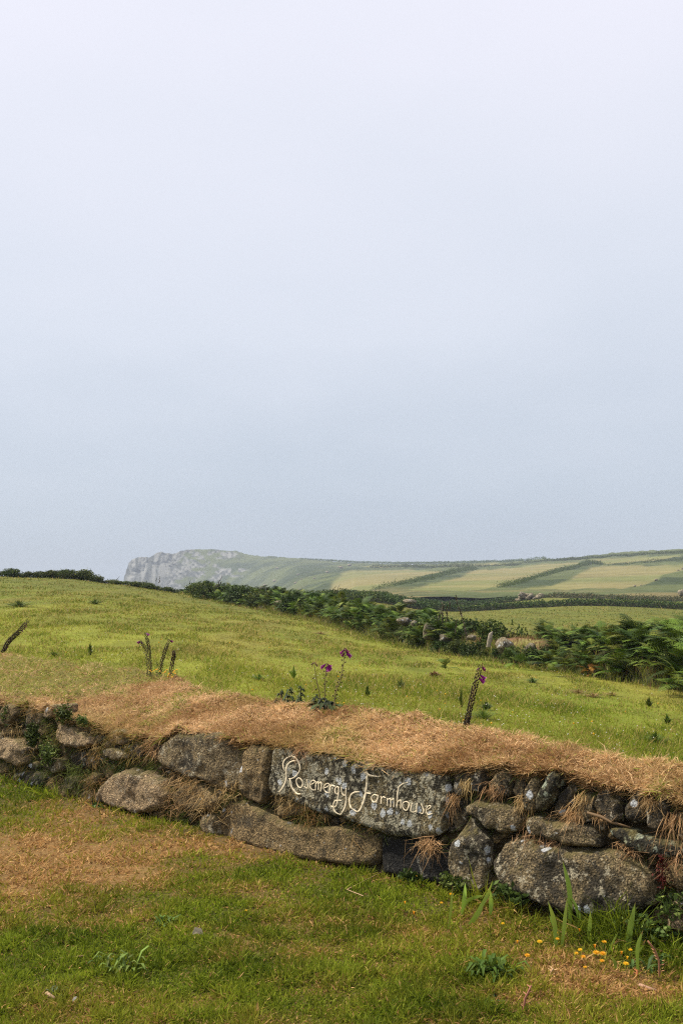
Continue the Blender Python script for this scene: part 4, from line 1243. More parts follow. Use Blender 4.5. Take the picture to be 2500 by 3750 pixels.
SIGN = Stone(cropB([(350, 432), (385, 402), (470, 405), (560, 436), (700, 452), (840, 478), (1000, 513), (1150, 548), (1300, 562), (1440, 575), (1482, 615), (1478, 760), (1445, 830), (1452, 930), (1400, 985), (1250, 992), (1100, 975), (980, 930), (850, 884), (740, 842), (620, 822), (540, 788), (440, 742), (345, 716), (328, 640), (345, 520)]),
             G_sign, proud=0.02, bulge=0.034, rough=0.55, seed=1, name='sign_stone', fine=1.4)
SIGN.obj['label'] = 'long lichened stone lettered Rosemergy Farmhouse in cream paint'
ST = [
    (cropB([(172, 432), (210, 395), (330, 402), (342, 440), (335, 520), (318, 640), (315, 710), (288, 768), (235, 775), (150, 704), (128, 660), (148, 560), (165, 480)]), G_warm, .025, .055, .8),
    (cropB([(-25, 860), (20, 775), (130, 752), (230, 782), (330, 842), (440, 897), (600, 925), (760, 915), (860, 925), (960, 965), (1005, 1015), (1012, 1080), (1000, 1170), (850, 1180), (700, 1150), (500, 1130), (300, 1075), (100, 1030), (-25, 990)]), G_warm, .02, .06, .8),
    (cropH([(165, 88), (200, 78), (345, 98), (480, 125), (502, 180), (497, 275), (440, 300), (330, 285), (180, 250), (160, 170)]), G_slate, -.02, .02, .3),
    (cropC([(90, 900), (112, 820), (190, 695), (240, 682), (300, 760), (332, 830), (332, 950), (328, 1130), (260, 1170), (100, 1120), (82, 980)]), G_grey, .03, .06, 1),
    (cropC([(92, 410), (130, 388), (196, 393), (208, 450), (196, 532), (120, 552), (88, 510)]), G_dark, .0, .04, 1),
    (cropC([(80, 572), (172, 560), (184, 640), (150, 760), (92, 800), (70, 720), (62, 620)]), G_dark, -.02, .04, 1),
    (cropC([(213, 430), (250, 372), (300, 362), (304, 450), (292, 532), (224, 512)]), G_dark, .015, .045, 1),
    (cropC([(325, 440), (400, 375), (462, 366), (468, 470), (452, 545), (370, 558), (335, 520)]), G_grey, .0, .045, 1.1),
    (cropC([(478, 440), (550, 436), (556, 520), (532, 582), (478, 575), (464, 520)]), G_grey, -.005, .04, 1),
    (cropC([(558, 490), (600, 436), (652, 448), (650, 540), (626, 655), (578, 645), (553, 570)]), G_grey, .02, .045, 1),
    (cropC([(688, 450), (712, 406), (752, 384), (792, 412), (796, 480), (762, 530), (740, 600), (690, 645), (648, 635), (643, 560)]), G_licn, .04, .055, 1),
    (cropC([(798, 500), (830, 456), (866, 466), (864, 560), (850, 645), (780, 690), (728, 664), (743, 590)]), G_dark, .0, .045, 1),
    (cropC([(898, 570), (950, 516), (1002, 556), (1002, 640), (980, 725), (885, 715), (868, 650)]), G_grey, .0, .05, 1),
    (cropC([(1028, 560), (1060, 496), (1112, 486), (1124, 560), (1172, 610), (1178, 705), (1100, 725), (1008, 664), (1006, 590)]), G_dark, .015, .05, 1),
    (cropC([(1193, 600), (1230, 536), (1290, 501), (1322, 536), (1314, 640), (1314, 735), (1250, 750), (1193, 692)]), G_dark, .02, .055, 1),
    (cropC([(1338, 650), (1390, 576), (1450, 570), (1482, 640), (1478, 755), (1420, 794), (1348, 752)]), G_dark, .015, .055, 1),
    (cropC([(1492, 680), (1568, 645), (1700, 690), (1720, 850), (1560, 840), (1492, 770)]), G_grey, .0, .055, 1),
    (cropC([(176, 622), (230, 577), (420, 597), (524, 638), (552, 700), (510, 775), (420, 785), (340, 762), (278, 692), (200, 667)]), G_grey, .03, .045, 1),
    (cropC([(576, 690), (620, 668), (760, 706), (990, 748), (1038, 810), (1044, 874), (900, 864), (780, 844), (690, 806), (598, 804), (578, 750)]), G_grey, .035, .04, .9),
    (cropC([(1105, 760), (1180, 746), (1300, 786), (1480, 826), (1640, 880), (1640, 965), (1500, 940), (1380, 934), (1270, 904), (1180, 834), (1118, 804)]), G_licn, .03, .04, .9),
    (cropC([(376, 960), (400, 890), (430, 828), (520, 806), (700, 857), (900, 878), (1050, 888), (1180, 917), (1300, 973), (1372, 1050), (1398, 1120), (1402, 1240), (1300, 1285), (1180, 1320), (900, 1305), (700, 1245), (560, 1190), (418, 1118), (382, 1040)]), G_grey, .045, .075, .9),
    (cropC([(1430, 960), (1500, 948), (1700, 960), (1760, 1130), (1600, 1158), (1490, 1144), (1418, 1050)]), G_warm, .02, .06, 1),
    (cropC([(1495, 1240), (1560, 1195), (1700, 1180), (1760, 1340), (1600, 1400), (1485, 1380)]), G_pale, .05, .07, .7),
    (cropA([(995, 440), (1035, 378), (1120, 328), (1280, 317), (1420, 326), (1490, 345), (1538, 385), (1545, 450), (1533, 560), (1512, 680), (1470, 690), (1400, 678), (1330, 642), (1180, 594), (1090, 558), (1018, 522), (985, 480)]), G_grey, .03, .06, 1),
    (cropA([(628, 715), (690, 622), (760, 570), (850, 552), (960, 568), (1055, 622), (1088, 720), (1055, 795), (950, 835), (820, 820), (690, 785)]), G_pale, .045, .07, 1.2),
    (cropA([(1085, 735), (1150, 652), (1280, 640), (1405, 692), (1425, 750), (1360, 806), (1250, 830), (1120, 815)]), G_warm, .01, .05, 1),
    (cropA([(1270, 862), (1300, 838), (1372, 843), (1382, 975), (1330, 985), (1282, 930)]), G_grey, .015, .04, 1),
    (cropA([(655, 432), (720, 410), (795, 438), (815, 482), (740, 496), (668, 464)]), G_grey, .03, .04, 1),
    (cropA([(690, 330), (722, 303), (792, 328), (812, 384), (760, 404), (700, 384)]), G_pale, .0, .04, 1),
    (cropA([(818, 402), (870, 368), (903, 410), (893, 484), (828, 494)]), G_dark, .0, .04, 1),
    (cropA([(348, 305), (380, 264), (432, 272), (505, 300), (604, 350), (614, 394), (560, 415), (460, 412), (376, 384)]), G_pale, .04, .055, 1.2),
    (cropA([(22, 215), (48, 148), (90, 127), (122, 150), (128, 205), (100, 255), (60, 280), (6, 268)]), G_warm, .05, .07, .4),
    (cropA([(-5, 375), (60, 338), (142, 358), (184, 420), (184, 505), (140, 545), (60, 505), (-60, 455)]), G_pale, .04, .06, 1.2),
    (cropA([(148, 182), (200, 150), (280, 198), (244, 262), (168, 292)]), G_grey, .0, .04, 1.1),
    (cropA([(278, 205), (310, 150), (354, 143), (342, 205), (300, 236)]), G_pale, .01, .04, 1),
    (cropA([(278, 535), (330, 478), (394, 490), (404, 562), (338, 586)]), G_grey, .01, .05, 1),
    (cropA([(526, 622), (570, 576), (624, 590), (624, 645), (568, 686)]), G_warm, .0, .045, 1),
    (cropA([(398, 620), (440, 588), (484, 640), (452, 690), (410, 680)]), G_grey, .0, .045, 1),
    (cropA([(30, 615), (100, 570), (200, 560), (274, 592), (282, 660), (120, 680)]), G_dark, -.01, .05, 1),
    (cropA([(420, 470), (480, 430), (640, 445), (650, 520), (560, 560), (440, 540)]), G_dark, -.02, .05, 1),
    (cropA([(-330, 260), (-220, 190), (-100, 210), (-60, 330), (-120, 400), (-300, 390)]), G_grey, .02, .06, 1),
    (cropA([(-360, 430), (-200, 410), (-90, 450), (-70, 560), (-200, 600), (-350, 570)]), G_grey, .03, .07, 1),
    (cropA([(-680, 200), (-520, 130), (-380, 190), (-350, 320), (-480, 420), (-660, 380)]), G_warm, .02, .06, 1),
    (cropA([(-700, 430), (-520, 430), (-400, 450), (-390, 540), (-560, 560), (-720, 520)]), G_grey, .02, .06, 1),
    (cropC([(1740, 740), (1850, 700), (1980, 760), (2000, 900), (1880, 940), (1750, 880)]), G_dark, .02, .06, 1),
    (cropC([(1680, 960), (1800, 930), (2000, 960), (2100, 1120), (1980, 1200), (1780, 1170)]), G_grey, .03, .07, 1),
    (cropC([(1800, 1240), (1980, 1220), (2200, 1260), (2240, 1440), (2000, 1520), (1810, 1420)]), G_grey, .03, .08, 1),
    (cropC([(2040, 780), (2200, 800), (2360, 900), (2400, 1080), (2200, 1120), (2080, 1000)]), G_grey, .02, .07, 1),
]
for k, (pl, mt, pr, bu, ro) in enumerate(ST):
    Stone(pl, mt, pr, bu, ro, seed=10 + k * 3)
# small packing stones in the joints (their own pieces of the wall)
pk = random.Random(77)
for (px, py, w) in [(1618, 2905, 16), (1640, 3040, 22), (1795, 3080, 18), (1815, 3000, 14), (1908, 2965, 16), (2190, 3035, 24), (2214, 3005, 16), (2375, 3070, 18), (2420, 3000, 14), (1240, 3002, 14), (860, 2930, 15), (790, 2905, 14), (420, 2745, 18), (395, 2790, 15), (230, 2760, 16), (140, 2760, 16), (300, 2860, 15), (90, 2720, 14), (1375, 3068, 18), (2410, 3190, 26), (2440, 3300, 26), (1745, 3235, 18), (560, 2905, 15)]:
    n = 8
    Stone([(px + math.cos(6.283 * i / n) * w * pk.uniform(.8, 1.3), py + math.sin(6.283 * i / n) * w * pk.uniform(.6, 1.0)) for i in range(n)], pk.choice([G_dark, G_grey, G_warm]), pk.uniform(-.05, -.02), .035, 1, seed=int(px))

tried = 0; made = 0
while tried < 900 and made < 75:
    tried += 1
    px = pk.uniform(-350, 2750); lo_ = float(ip(px, LIP)); py = pk.uniform(lo_ + 12, lo_ + 480)
    s0_, h0_ = face_sh(px, py)
    if h0_ < .01: continue
    q_ = np.array([[s0_, h0_]])
    if any(pip(q_, P_)[0] for P_ in STONES): continue
    gap = min(float(pdist(q_, P_)[0]) for P_ in STONES)
    if gap < .010: continue
    w = min(gap * 1.35, .075) * F / float(face_d(px, py)); n = 8; a0 = pk.uniform(0, 6); el = pk.uniform(.7, 1.3)
    Stone([(px + math.cos(6.283 * i / n) * w * pk.uniform(.8, 1.3) * el, py + math.sin(6.283 * i / n) * w * pk.uniform(.7, 1.1) / el) for i in range(n)], pk.choice([G_dark, G_grey, G_warm, G_warm]), pk.uniform(-.04, -.005), .04, 1.1, seed=900 + tried)
    made += 1
print('filler stones', made)

# ------------------------------------------------------------------ painted lettering on the sign stone
def cr_spline(pts, closed=False, n=7):
    P = [np.array(p, float) for p in pts]
    out = []
    m = len(P)
    rng_ = range(m if closed else m - 1)
    for i in rng_:
        p0 = P[(i - 1) % m] if closed or i > 0 else 2 * P[0] - P[1]
        p1 = P[i]; p2 = P[(i + 1) % m]
        p3 = P[(i + 2) % m] if closed or i + 2 < m else 2 * P[-1] - P[-2]
        for k in range(n):
            t = k / n
            out.append(0.5 * ((2 * p1) + (-p0 + p2) * t + (2 * p0 - 5 * p1 + 4 * p2 - p3) * t * t + (-p0 + 3 * p1 - 3 * p2 + p3) * t ** 3))
    if not closed: out.append(P[-1])
    return np.array(out)
L1 = lambda p: (1000 + p[0] * .2041, 2740 + p[1] * .2041)
L2 = lambda p: (1300 + p[0] * .2041, 2800 + p[1] * .2041)
LET = [
    (L1, [([(222, 415), (195, 345), (190, 270), (215, 205), (265, 160), (330, 145), (390, 168), (430, 215), (458, 280), (478, 340), (472, 400), (442, 455), (395, 510), (340, 543), (285, 543)], 27, 0, 1), ([(408, 226), (330, 238), (278, 280), (252, 350), (245, 450), (240, 560), (214, 650), (175, 730), (130, 785)], 31, 0, 1), ([(312, 550), (325, 640), (342, 715), (388, 785), (440, 823), (500, 825)], 29, 0, 1)]),
    (L1, [([(465, 537), (512, 580), (524, 645), (505, 702), (462, 705), (424, 655), (412, 592), (433, 545)], 25, 1, 0)]),
    (L1, [([(595, 562), (602, 635), (612, 690), (594, 722), (566, 712), (550, 685)], 26, 0, 0)]),
    (L1, [([(662, 655), (715, 635), (745, 598), (718, 577), (678, 603), (656, 660), (665, 712), (698, 752), (742, 750)], 24, 0, 0)]),
    (L1, [([(762, 595), (760, 680), (755, 762)], 26, 0, 0), ([(765, 645), (800, 606), (816, 645), (805, 760)], 25, 0, 0), ([(818, 645), (850, 612), (870, 645), (852, 780)], 26, 0, 0)]),
    (L1, [([(922, 712), (975, 693), (1002, 652), (972, 632), (930, 660), (908, 712), (925, 768), (968, 800), (1000, 796)], 24, 0, 0)]),
    (L1, [([(1030, 652), (1026, 730), (1020, 812)], 27, 0, 0), ([(1028, 700), (1060, 668), (1098, 678), (1120, 690)], 27, 0, 1)]),
    (L1, [([(1195, 704), (1155, 692), (1126, 722), (1126, 780), (1152, 822), (1186, 798)], 24, 0, 0), ([(1190, 698), (1188, 790), (1176, 860), (1170, 918)], 23, 0, 0), ([(1168, 918), (1166, 980), (1140, 1040), (1090, 1060), (1036, 1035)], 24, 0, 1)]),
    (L1, [([(1236, 700), (1236, 785), (1258, 842), (1304, 842)], 26, 0, 0), ([(1320, 715), (1312, 850), (1305, 980), (1282, 1095), (1226, 1183), (1170, 1178), (1116, 1140), (1090, 1072), (1096, 1000), (1130, 945), (1185, 935), (1230, 945)], 29, 0, 1)]),
    (L2, [([(80, 490), (-10, 500), (-70, 545), (-100, 625), (-90, 715), (-50, 790), (40, 855)], 34, 0, 1), ([(228, 195), (215, 300), (190, 430), (168, 560), (140, 700), (92, 798), (42, 855)], 40, 0, 1), ([(198, 135), (250, 185), (330, 208), (400, 215), (468, 206)], 42, 0, 2), ([(190, 515), (275, 525)], 28, 0, 0)]),
    (L2, [([(392, 560), (345, 542), (302, 562), (286, 612), (310, 660), (350, 676), (386, 640)], 24, 0, 0), ([(405, 550), (395, 620), (380, 686)], 24, 0, 0)]),
    (L2, [([(458, 568), (462, 640), (466, 706)], 25, 0, 0), ([(468, 612), (500, 582), (545, 600)], 26, 0, 1)]),
    (L2, [([(586, 598), (588, 670), (586, 746)], 24, 0, 0), ([(592, 635), (630, 607), (650, 640), (646, 766)], 24, 0, 0), ([(655, 642), (690, 617), (706, 642), (698, 766)], 24, 0, 0)]),
    (L2, [([(940, 320), (862, 343), (797, 400), (777, 480), (770, 580), (758, 700), (752, 784)], 30, 0, 1), ([(770, 680), (800, 642), (830, 655), (822, 796)], 26, 0, 0)]),
    (L2, [([(915, 666), (958, 695), (960, 762), (930, 818), (888, 810), (856, 758), (860, 702), (884, 672)], 25, 1, 0)]),
    (L2, [([(1020, 690), (1004, 770), (1002, 836), (1040, 858), (1088, 830)], 26, 0, 0), ([(1112, 696), (1102, 780), (1094, 862)], 26, 0, 0)]),
    (L2, [([(1180, 704), (1200, 770), (1218, 830), (1204, 876), (1168, 880), (1140, 862)], 27, 0, 0)]),
    (L2, [([(1288, 812), (1338, 782), (1356, 748), (1326, 736), (1282, 772), (1266, 838), (1290, 892), (1335, 896), (1386, 874)], 24, 0, 0)]),
]
for tr, strokes in LET:
    b = MB(); z_k = 0
    for pts, w, closed, taper in strokes:
        c = cr_spline(pts, bool(closed)); n = len(c)
        tg = (np.roll(c, -1, 0) - np.roll(c, 1, 0)) if closed else np.gradient(c, axis=0)
        tg /= np.linalg.norm(tg, axis=1)[:, None] + 1e-9
        nm = np.stack([-tg[:, 1], tg[:, 0]], 1)
        f = np.linspace(0, 1, n)
        ww = np.full(n, w * 1.12 / 2.0) * (1 + 0.10 * (vnoise(f * 6 + pts[0][0], f * 0, 3) - .5))
        if taper == 1: ww *= np.clip(np.minimum(f, 1 - f) / .10, 0, 1) * .45 + .55
        if taper == 2: ww *= np.clip(1.25 - f * 1.15, .15, 1)
        rows_ = []
        for off in (-1.0, -0.55, 0.55, 1.0):
            q = c + nm * (ww * off)[:, None]
            pxs, pys = tr((q[:, 0], q[:, 1]))
            sh = np.stack(face_sh(pxs, pys, SIGN.proud), 1)
            o = SIGN.offset(sh) + (-0.002 if abs(off) == 1 else 0.0018) + z_k
            rows_.append(wall_xyz(sh[:, 0], sh[:, 1], o))
        z_k += 0.0006
        vv = np.stack(rows_, 1).reshape(-1, 3)
        b0 = b.addv(vv, (.7, .6, .4))
        m_ = n if closed else n - 1
        qs = [(b0 + 4 * i + k, b0 + 4 * i + k + 1, b0 + 4 * ((i + 1) % n) + k + 1, b0 + 4 * ((i + 1) % n) + k) for i in range(m_) for k in range(3)]
        if not closed:
            e = b0 + 4 * (n - 1)
            qs += [(b0, b0 + 3, b0 + 2, b0 + 1), (e, e + 1, e + 2, e + 3)]
        b.quads(qs)
    b.build('letter', M_paint, SIGN.obj, SIGN.loc, smooth=False)

# ------------------------------------------------------------------ grass blades
def blades(name, root, dirv, ln, wd, col, mat, bend=0.25, seed=0, curl=0.0):
    rg = np.random.default_rng(seed); n = len(root)
    dirv = dirv / (np.linalg.norm(dirv, axis=1)[:, None] + 1e-9)
    r = rg.normal(size=(n, 3)); side = np.cross(dirv, r); side /= np.linalg.norm(side, axis=1)[:, None] + 1e-9
    ln = np.asarray(ln).reshape(-1, 1); wd = np.asarray(wd).reshape(-1, 1)
    hz = dirv * np.array((1, 1, 0)); 
    bnd = hz * ln * bend * 0.6 + np.array((0, 0, -1)) * ln * bend * rg.uniform(.3, 1.2, (n, 1))
    bnd = bnd + rg.normal(size=(n, 3)) * ln * curl; mid = root + dirv * ln * .5 + rg.normal(size=(n, 3)) * ln * curl * .35; tip = root + dirv * ln + bnd
    v = np.stack([root - side * wd * .5, root + side * wd * .5, mid + side * wd * .42 + bnd * .2, mid - side * wd * .42 + bnd * .2, tip], 1).reshape(-1, 3)
    b5 = np.arange(n)[:, None] * 5
    t = np.concatenate([b5 + np.array([[0, 1, 2]]), b5 + np.array([[0, 2, 3]]), b5 + np.array([[3, 2, 4]])])
    return mesh_np(name, v, t, mat, np.repeat(col, 5, axis=0))

rg = np.random.default_rng(3)
def rand_dir(n, tilt_lo, tilt_hi, az=None, spread=math.pi):
    a = rg.uniform(-math.pi, math.pi, n) if az is None else az + rg.normal(0, spread, n)
    t = rg.uniform(tilt_lo, tilt_hi, n)
    return np.stack([np.cos(a) * np.sin(t), np.sin(a) * np.sin(t), np.cos(t)], 1)

# mown lawn
n = 340000
px = rg.uniform(-500, 3000, n); py = 2800 + 1300 * rg.uniform(0, 1, n)
rx, rz = ray(px, py); d = -EYE / rz
x, y = rx * d, d
bb = bdist(x, y)
k = (bb < 0.03) & (d < 11)
px, py, x, y, d, bb = [q[k] for q in (px, py, x, y, d, bb)]
dry = dryness(x, y); n = len(x)
z = ground_z(x, y) - 0.004
clump = sstep(.25, .75, fbm(x * 9, y * 9, 3, 51))
isdry = rg.uniform(0, 1, n) < np.clip(dry * 1.0, 0.10, 0.92)
tall = np.exp(-((bb + 0.02) / 0.13) ** 2) * sstep(1350, 1900, px) + 0.5 * np.exp(-((bb + 0.02) / 0.12) ** 2) * sstep(700, 200, px)
tall += 0.45 * np.exp(-(((px - 2350) / 170) ** 2 + ((py - 3450) / 70) ** 2))
tall = tall * sstep(.35, .6, fbm(x * 7, y * 7, 2, 57))
ln = rg.uniform(.022, .062, n) * (0.5 + 1.0 * clump) * (1 + 3.2 * tall * rg.uniform(.2, 1, n))
ln = np.where(isdry, ln * .85, ln)
dv = np.where(isdry[:, None], rand_dir(n, .5, 1.5), rand_dir(n, .1, .95))
g = cmix(GREEN0, GREEN1, np.clip(rg.normal(.45, .28, n) + (fbm(x * 2.5, y * 2.5, 3, 59) - .5) * 1.2, 0, 1))
g = cmix(g, OLIVE, np.clip(dry * 1.1 - .05 + rg.normal(0, .12, n), 0, .85))
s_ = cmix(STRAW2, STRAW, np.clip(rg.normal(.5, .35, n), 0, 1)) * rg.uniform(.6, 1.1, (n, 1))
c = np.where(isdry[:, None], s_, g)
o = add('lawn_grass', blades('lawn_grass', np.stack([x, y, z], 1), dv, ln, (0.0030 + 0.0007 * d) * rg.uniform(.6, 1.25, n), c, M_grass, .3, 1, .1))
tag(o, kind='stuff')

n = 90000
x = rg.uniform(-7, 5, n); y = rg.uniform(.6, 11, n); px, py = project(x, y, np.zeros(n))
k = (bdist(x, y) < 0.03) & ((px < -500) | (px > 3000) | (py > 4100)) & (np.hypot(x, y) < 9)
x, y = x[k], y[k]; n = len(x); z = ground_z(x, y) - .004; dry = dryness(x, y)
c = cmix(cmix(GREEN0, GREEN1, np.clip(rg.normal(.45, .28, n), 0, 1)), STRAW, (rg.uniform(0, 1, n) < dry) * .8)
tag(add('lawn_grass', blades('lawn_grass', np.stack([x, y, z], 1), rand_dir(n, .1, 1.1), rg.uniform(.02, .06, n), rg.uniform(.004, .008, n), c, M_grass, .3, 4, .1)), kind='stuff')

# dry turf on the bank top
rows_i = rg.uniform(1.2, nr_ - 1 - NB + 2.5, 260000); cols_j = rg.uniform(0, ncl - 1.001, 260000)
k = (tcols[cols_j.astype(int)] > -500) & (tcols[cols_j.astype(int)] < 2900)
rows_i, cols_j = rows_i[k], cols_j[k]
i0 = rows_i.astype(int); j0 = cols_j.astype(int); fi = (rows_i - i0)[:, None]; fj = (cols_j - j0)[:, None]
P0 = (tv[i0, j0] * (1 - fj) + tv[i0, j0 + 1] * fj) * (1 - fi) + (tv[i0 + 1, j0] * (1 - fj) + tv[i0 + 1, j0 + 1] * fj) * fi
x, y, z = P0.T; n = len(x)
gr = bank_green(x, y, z)
isg = rg.uniform(0, 1, n) < np.clip(gr * 1.25 - .02 + .30 * sstep(.72, 1.0, (rows_i - NL) / NT), 0.045, .62)
edge = np.clip((NL + 1.5 - rows_i) / 3.0, 0, 1)
dv = rand_dir(n, .45, 1.5)
dv = dv + np.array((-.6, -.6, -.35)) * (edge * 1.0)[:, None] * rg.uniform(.3, 1.2, (n, 1))
cl_ = fbm(x * 14, y * 14, 3, 67)
ln = rg.uniform(.016, .050, n) * (1 + 1.1 * gr * sstep(.45, .7, fbm(x * 4, y * 2, 3, 73))) * (.45 + 1.1 * cl_) * (1 + .1 * edge) * np.where(rg.uniform(0, 1, n) < .05, 1.9, 1)
backk = rows_i > nr_ - NB
isg = isg | (backk & (rg.uniform(0, 1, n) < .55))
pn = fbm(x * 3, y * 3, 3, 69); pn2 = fbm(x * 1.1 + 5, y * 1.1, 3, 70)
s_ = cmix(np.array((0.38, 0.20, 0.09)), np.array((0.80, 0.52, 0.29)), np.clip(rg.normal(.42, .3, n) + (pn - .5) * 2.4, 0, 1)) * rg.uniform(.65, 1.12, (n, 1))
s_ = cmix(s_, np.array((0.42, 0.31, 0.11)), sstep(.5, .75, pn2) * .5)
g = cmix(np.array((0.17, 0.195, 0.022)), np.array((0.42, 0.40, 0.085)), rg.uniform(0, 1, n))
c = np.where(isg[:, None], g, s_)
o = add('dry_bank_grass', blades('dry_bank_grass', P0 - np.array((0, 0, .004)), dv, ln, rg.uniform(.003, .006, n) * (.7 + .045 * y), c, M_straw, .3, 2, .18))
tag(o, kind='stuff')

# pasture behind
n = 330000
px = rg.uniform(-350, 2850, n)
uu_ = rg.uniform(0, 1, n)
d = np.where(rg.uniform(0, 1, n) < .72, 1 / lerp(1 / 7.2, 1 / 46.0, uu_ ** .8), np.exp(lerp(math.log(20), math.log(118), uu_)))
rx, _ = ray(px, np.full(n, 2200.0)); x, y = rx * d, d
k = bdist(x, y) > ip(px, SIL, 2) * 1.0 + 0.25
px, d, x, y = [q[k] for q in (px, d, x, y)]; n = len(x)
z = ground_z(x, y)
_, pyy = project(x, y, z)
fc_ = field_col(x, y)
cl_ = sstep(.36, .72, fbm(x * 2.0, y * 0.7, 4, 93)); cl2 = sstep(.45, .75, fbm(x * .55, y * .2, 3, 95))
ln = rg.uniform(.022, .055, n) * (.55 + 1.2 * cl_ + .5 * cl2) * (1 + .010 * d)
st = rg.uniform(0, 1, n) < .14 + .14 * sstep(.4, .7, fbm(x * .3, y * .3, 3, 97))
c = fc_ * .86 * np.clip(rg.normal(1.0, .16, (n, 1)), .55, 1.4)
drk = (cl_ > .62)[:, None] & (rg.uniform(0, 1, (n, 1)) < .55)
c = np.where(drk, c * np.array((.55, .72, .6)), c)
c = np.where(st[:, None], np.array((0.40, 0.32, 0.10)) * rg.uniform(.7, 1.1, (n, 1)), c)
ln = np.where(st, ln * 1.25, ln)
wd = np.maximum(.0035, d * .00042) * rg.uniform(.8, 1.6, n)
o = add('pasture_grass', blades('pasture_grass', np.stack([x, y, z - .01], 1), rand_dir(n, .15, 1.1), ln, wd, c, M_grass, .25, 3, .1))
tag(o, kind='stuff')

# rank grass along the foot of the bracken bank and heathery turf on its bare stretch
n = 26000
u_ = rg.uniform(0, BKL[-1], n) ** 1.0; v_b = np.where(rg.uniform(0, 1, n) < .6, rg.normal(-.25, .22, n), rg.uniform(-.2, 1.9, n))
bp_ = np.stack([np.interp(u_, BKL, BKP[:, k]) for k in range(3)], 1)
tg_ = np.stack([np.interp(u_ + .3, BKL, BKP[:, k]) - np.interp(u_ - .3, BKL, BKP[:, k]) for k in range(2)], 1); tg_ /= np.linalg.norm(tg_, axis=1)[:, None] + 1e-9
nn_ = np.stack([tg_[:, 1], -tg_[:, 0]], 1); nn_ *= np.sign(nn_[:, 1])[:, None]
x = bp_[:, 0] + nn_[:, 0] * v_b; y = bp_[:, 1] + nn_[:, 1] * v_b
pxx, _ = project(x, y, bp_[:, 2])
bare = sstep(1590, 1650, pxx) * sstep(2010, 1970, pxx)
k = (v_b < .15) | (rg.uniform(0, 1, n) < bare)
x, y, u_, v_b, bare, pxx = [q[k] for q in (x, y, u_, v_b, bare, pxx)]; n = len(x)
hb = .62 * np.clip(1 - ((v_b - .9) / 1.15) ** 2, 0, 1) ** .7 * (.75 + .5 * fbm(u_ * .6, v_b * .8, 3, 15))
z = ground_z(x, y) - .05 + hb
ln = rg.uniform(.10, .34, n) * np.where(v_b < .15, 1, .6) * (.4 + .9 * fbm(u_ * 1.5, v_b * 2, 3, 17))
k1 = rg.uniform(0, 1, n)
c = cmix(np.array((.13, .18, .022)), np.array((.27, .27, .05)), k1)
hc_ = np.where((fbm(u_ * 1.1, v_b * 1.5, 3, 23) > .5)[:, None], np.array((.20, .105, .055)), np.array((.21, .175, .055))) * rg.uniform(.6, 1.3, (n, 1))
c = np.where(((v_b > .15) | (rg.uniform(0, 1, n) < .2))[:, None], hc_, c)
c = np.where((rg.uniform(0, 1, n) < .12)[:, None], np.array((.42, .34, .15)), c)
o = add('hedge_grass', blades('hedge_grass', np.stack([x, y, z], 1), rand_dir(n, .0, .6), ln, np.maximum(.006, .0005 * y) * rg.uniform(.7, 1.4, n), c, M_grass, .3, 5, .1))
tag(o, kind='stuff')

# clover heads and small yellow flowers sprinkled through the pasture
def specks(name, n, dmin, dmax, size, col, seed, cl=.5):
    r_ = np.random.default_rng(seed)
    px = r_.uniform(-100, 2600, n * 3); d = 1 / r_.uniform(1 / dmax, 1 / dmin, n * 3)
    rx, _ = ray(px, np.full(n * 3, 2200.0)); x, y = rx * d, d
    k = (bdist(x, y) > ip(px, SIL, 2) + .6) & (fbm(x * .7, y * .5, 3, seed) > cl)
    x, y, d = x[k][:n], y[k][:n], d[k][:n]
    # not under the bracken mass
    z = ground_z(x, y) + r_.uniform(.035, .085, len(x))
    oc = np.array([(1, 0, 0), (0, 1, 0), (-1, 0, 0), (0, -1, 0), (0, 0, .8), (0, 0, -.8)])
    sz = size * r_.uniform(.6, 1.3, len(x)) * (1 + .02 * d)
    v = np.stack([x, y, z], 1)[:, None] + oc[None] * sz[:, None, None] * .5
    f = np.array([(0, 1, 4), (1, 2, 4), (2, 3, 4), (3, 0, 4), (1, 0, 5), (2, 1, 5), (3, 2, 5), (0, 3, 5)])
    F_ = (np.arange(len(x))[:, None, None] * 6 + f[None]).reshape(-1, 3)
    o = add(name, mesh_np(name, v.reshape(-1, 3), F_, M_petal, np.tile(col, (len(x) * 6, 1)) * r_.uniform(.8, 1.1, (len(x) * 6, 1))))
    tag(o, kind='stuff')
specks('white_clover', 600, 8.5, 40, .011, np.array((0.72, 0.70, 0.58)), 201, .47)
specks('yellow_pasture_flowers', 70, 8.5, 24, .017, np.array((0.75, 0.45, 0.02)), 202, .5)

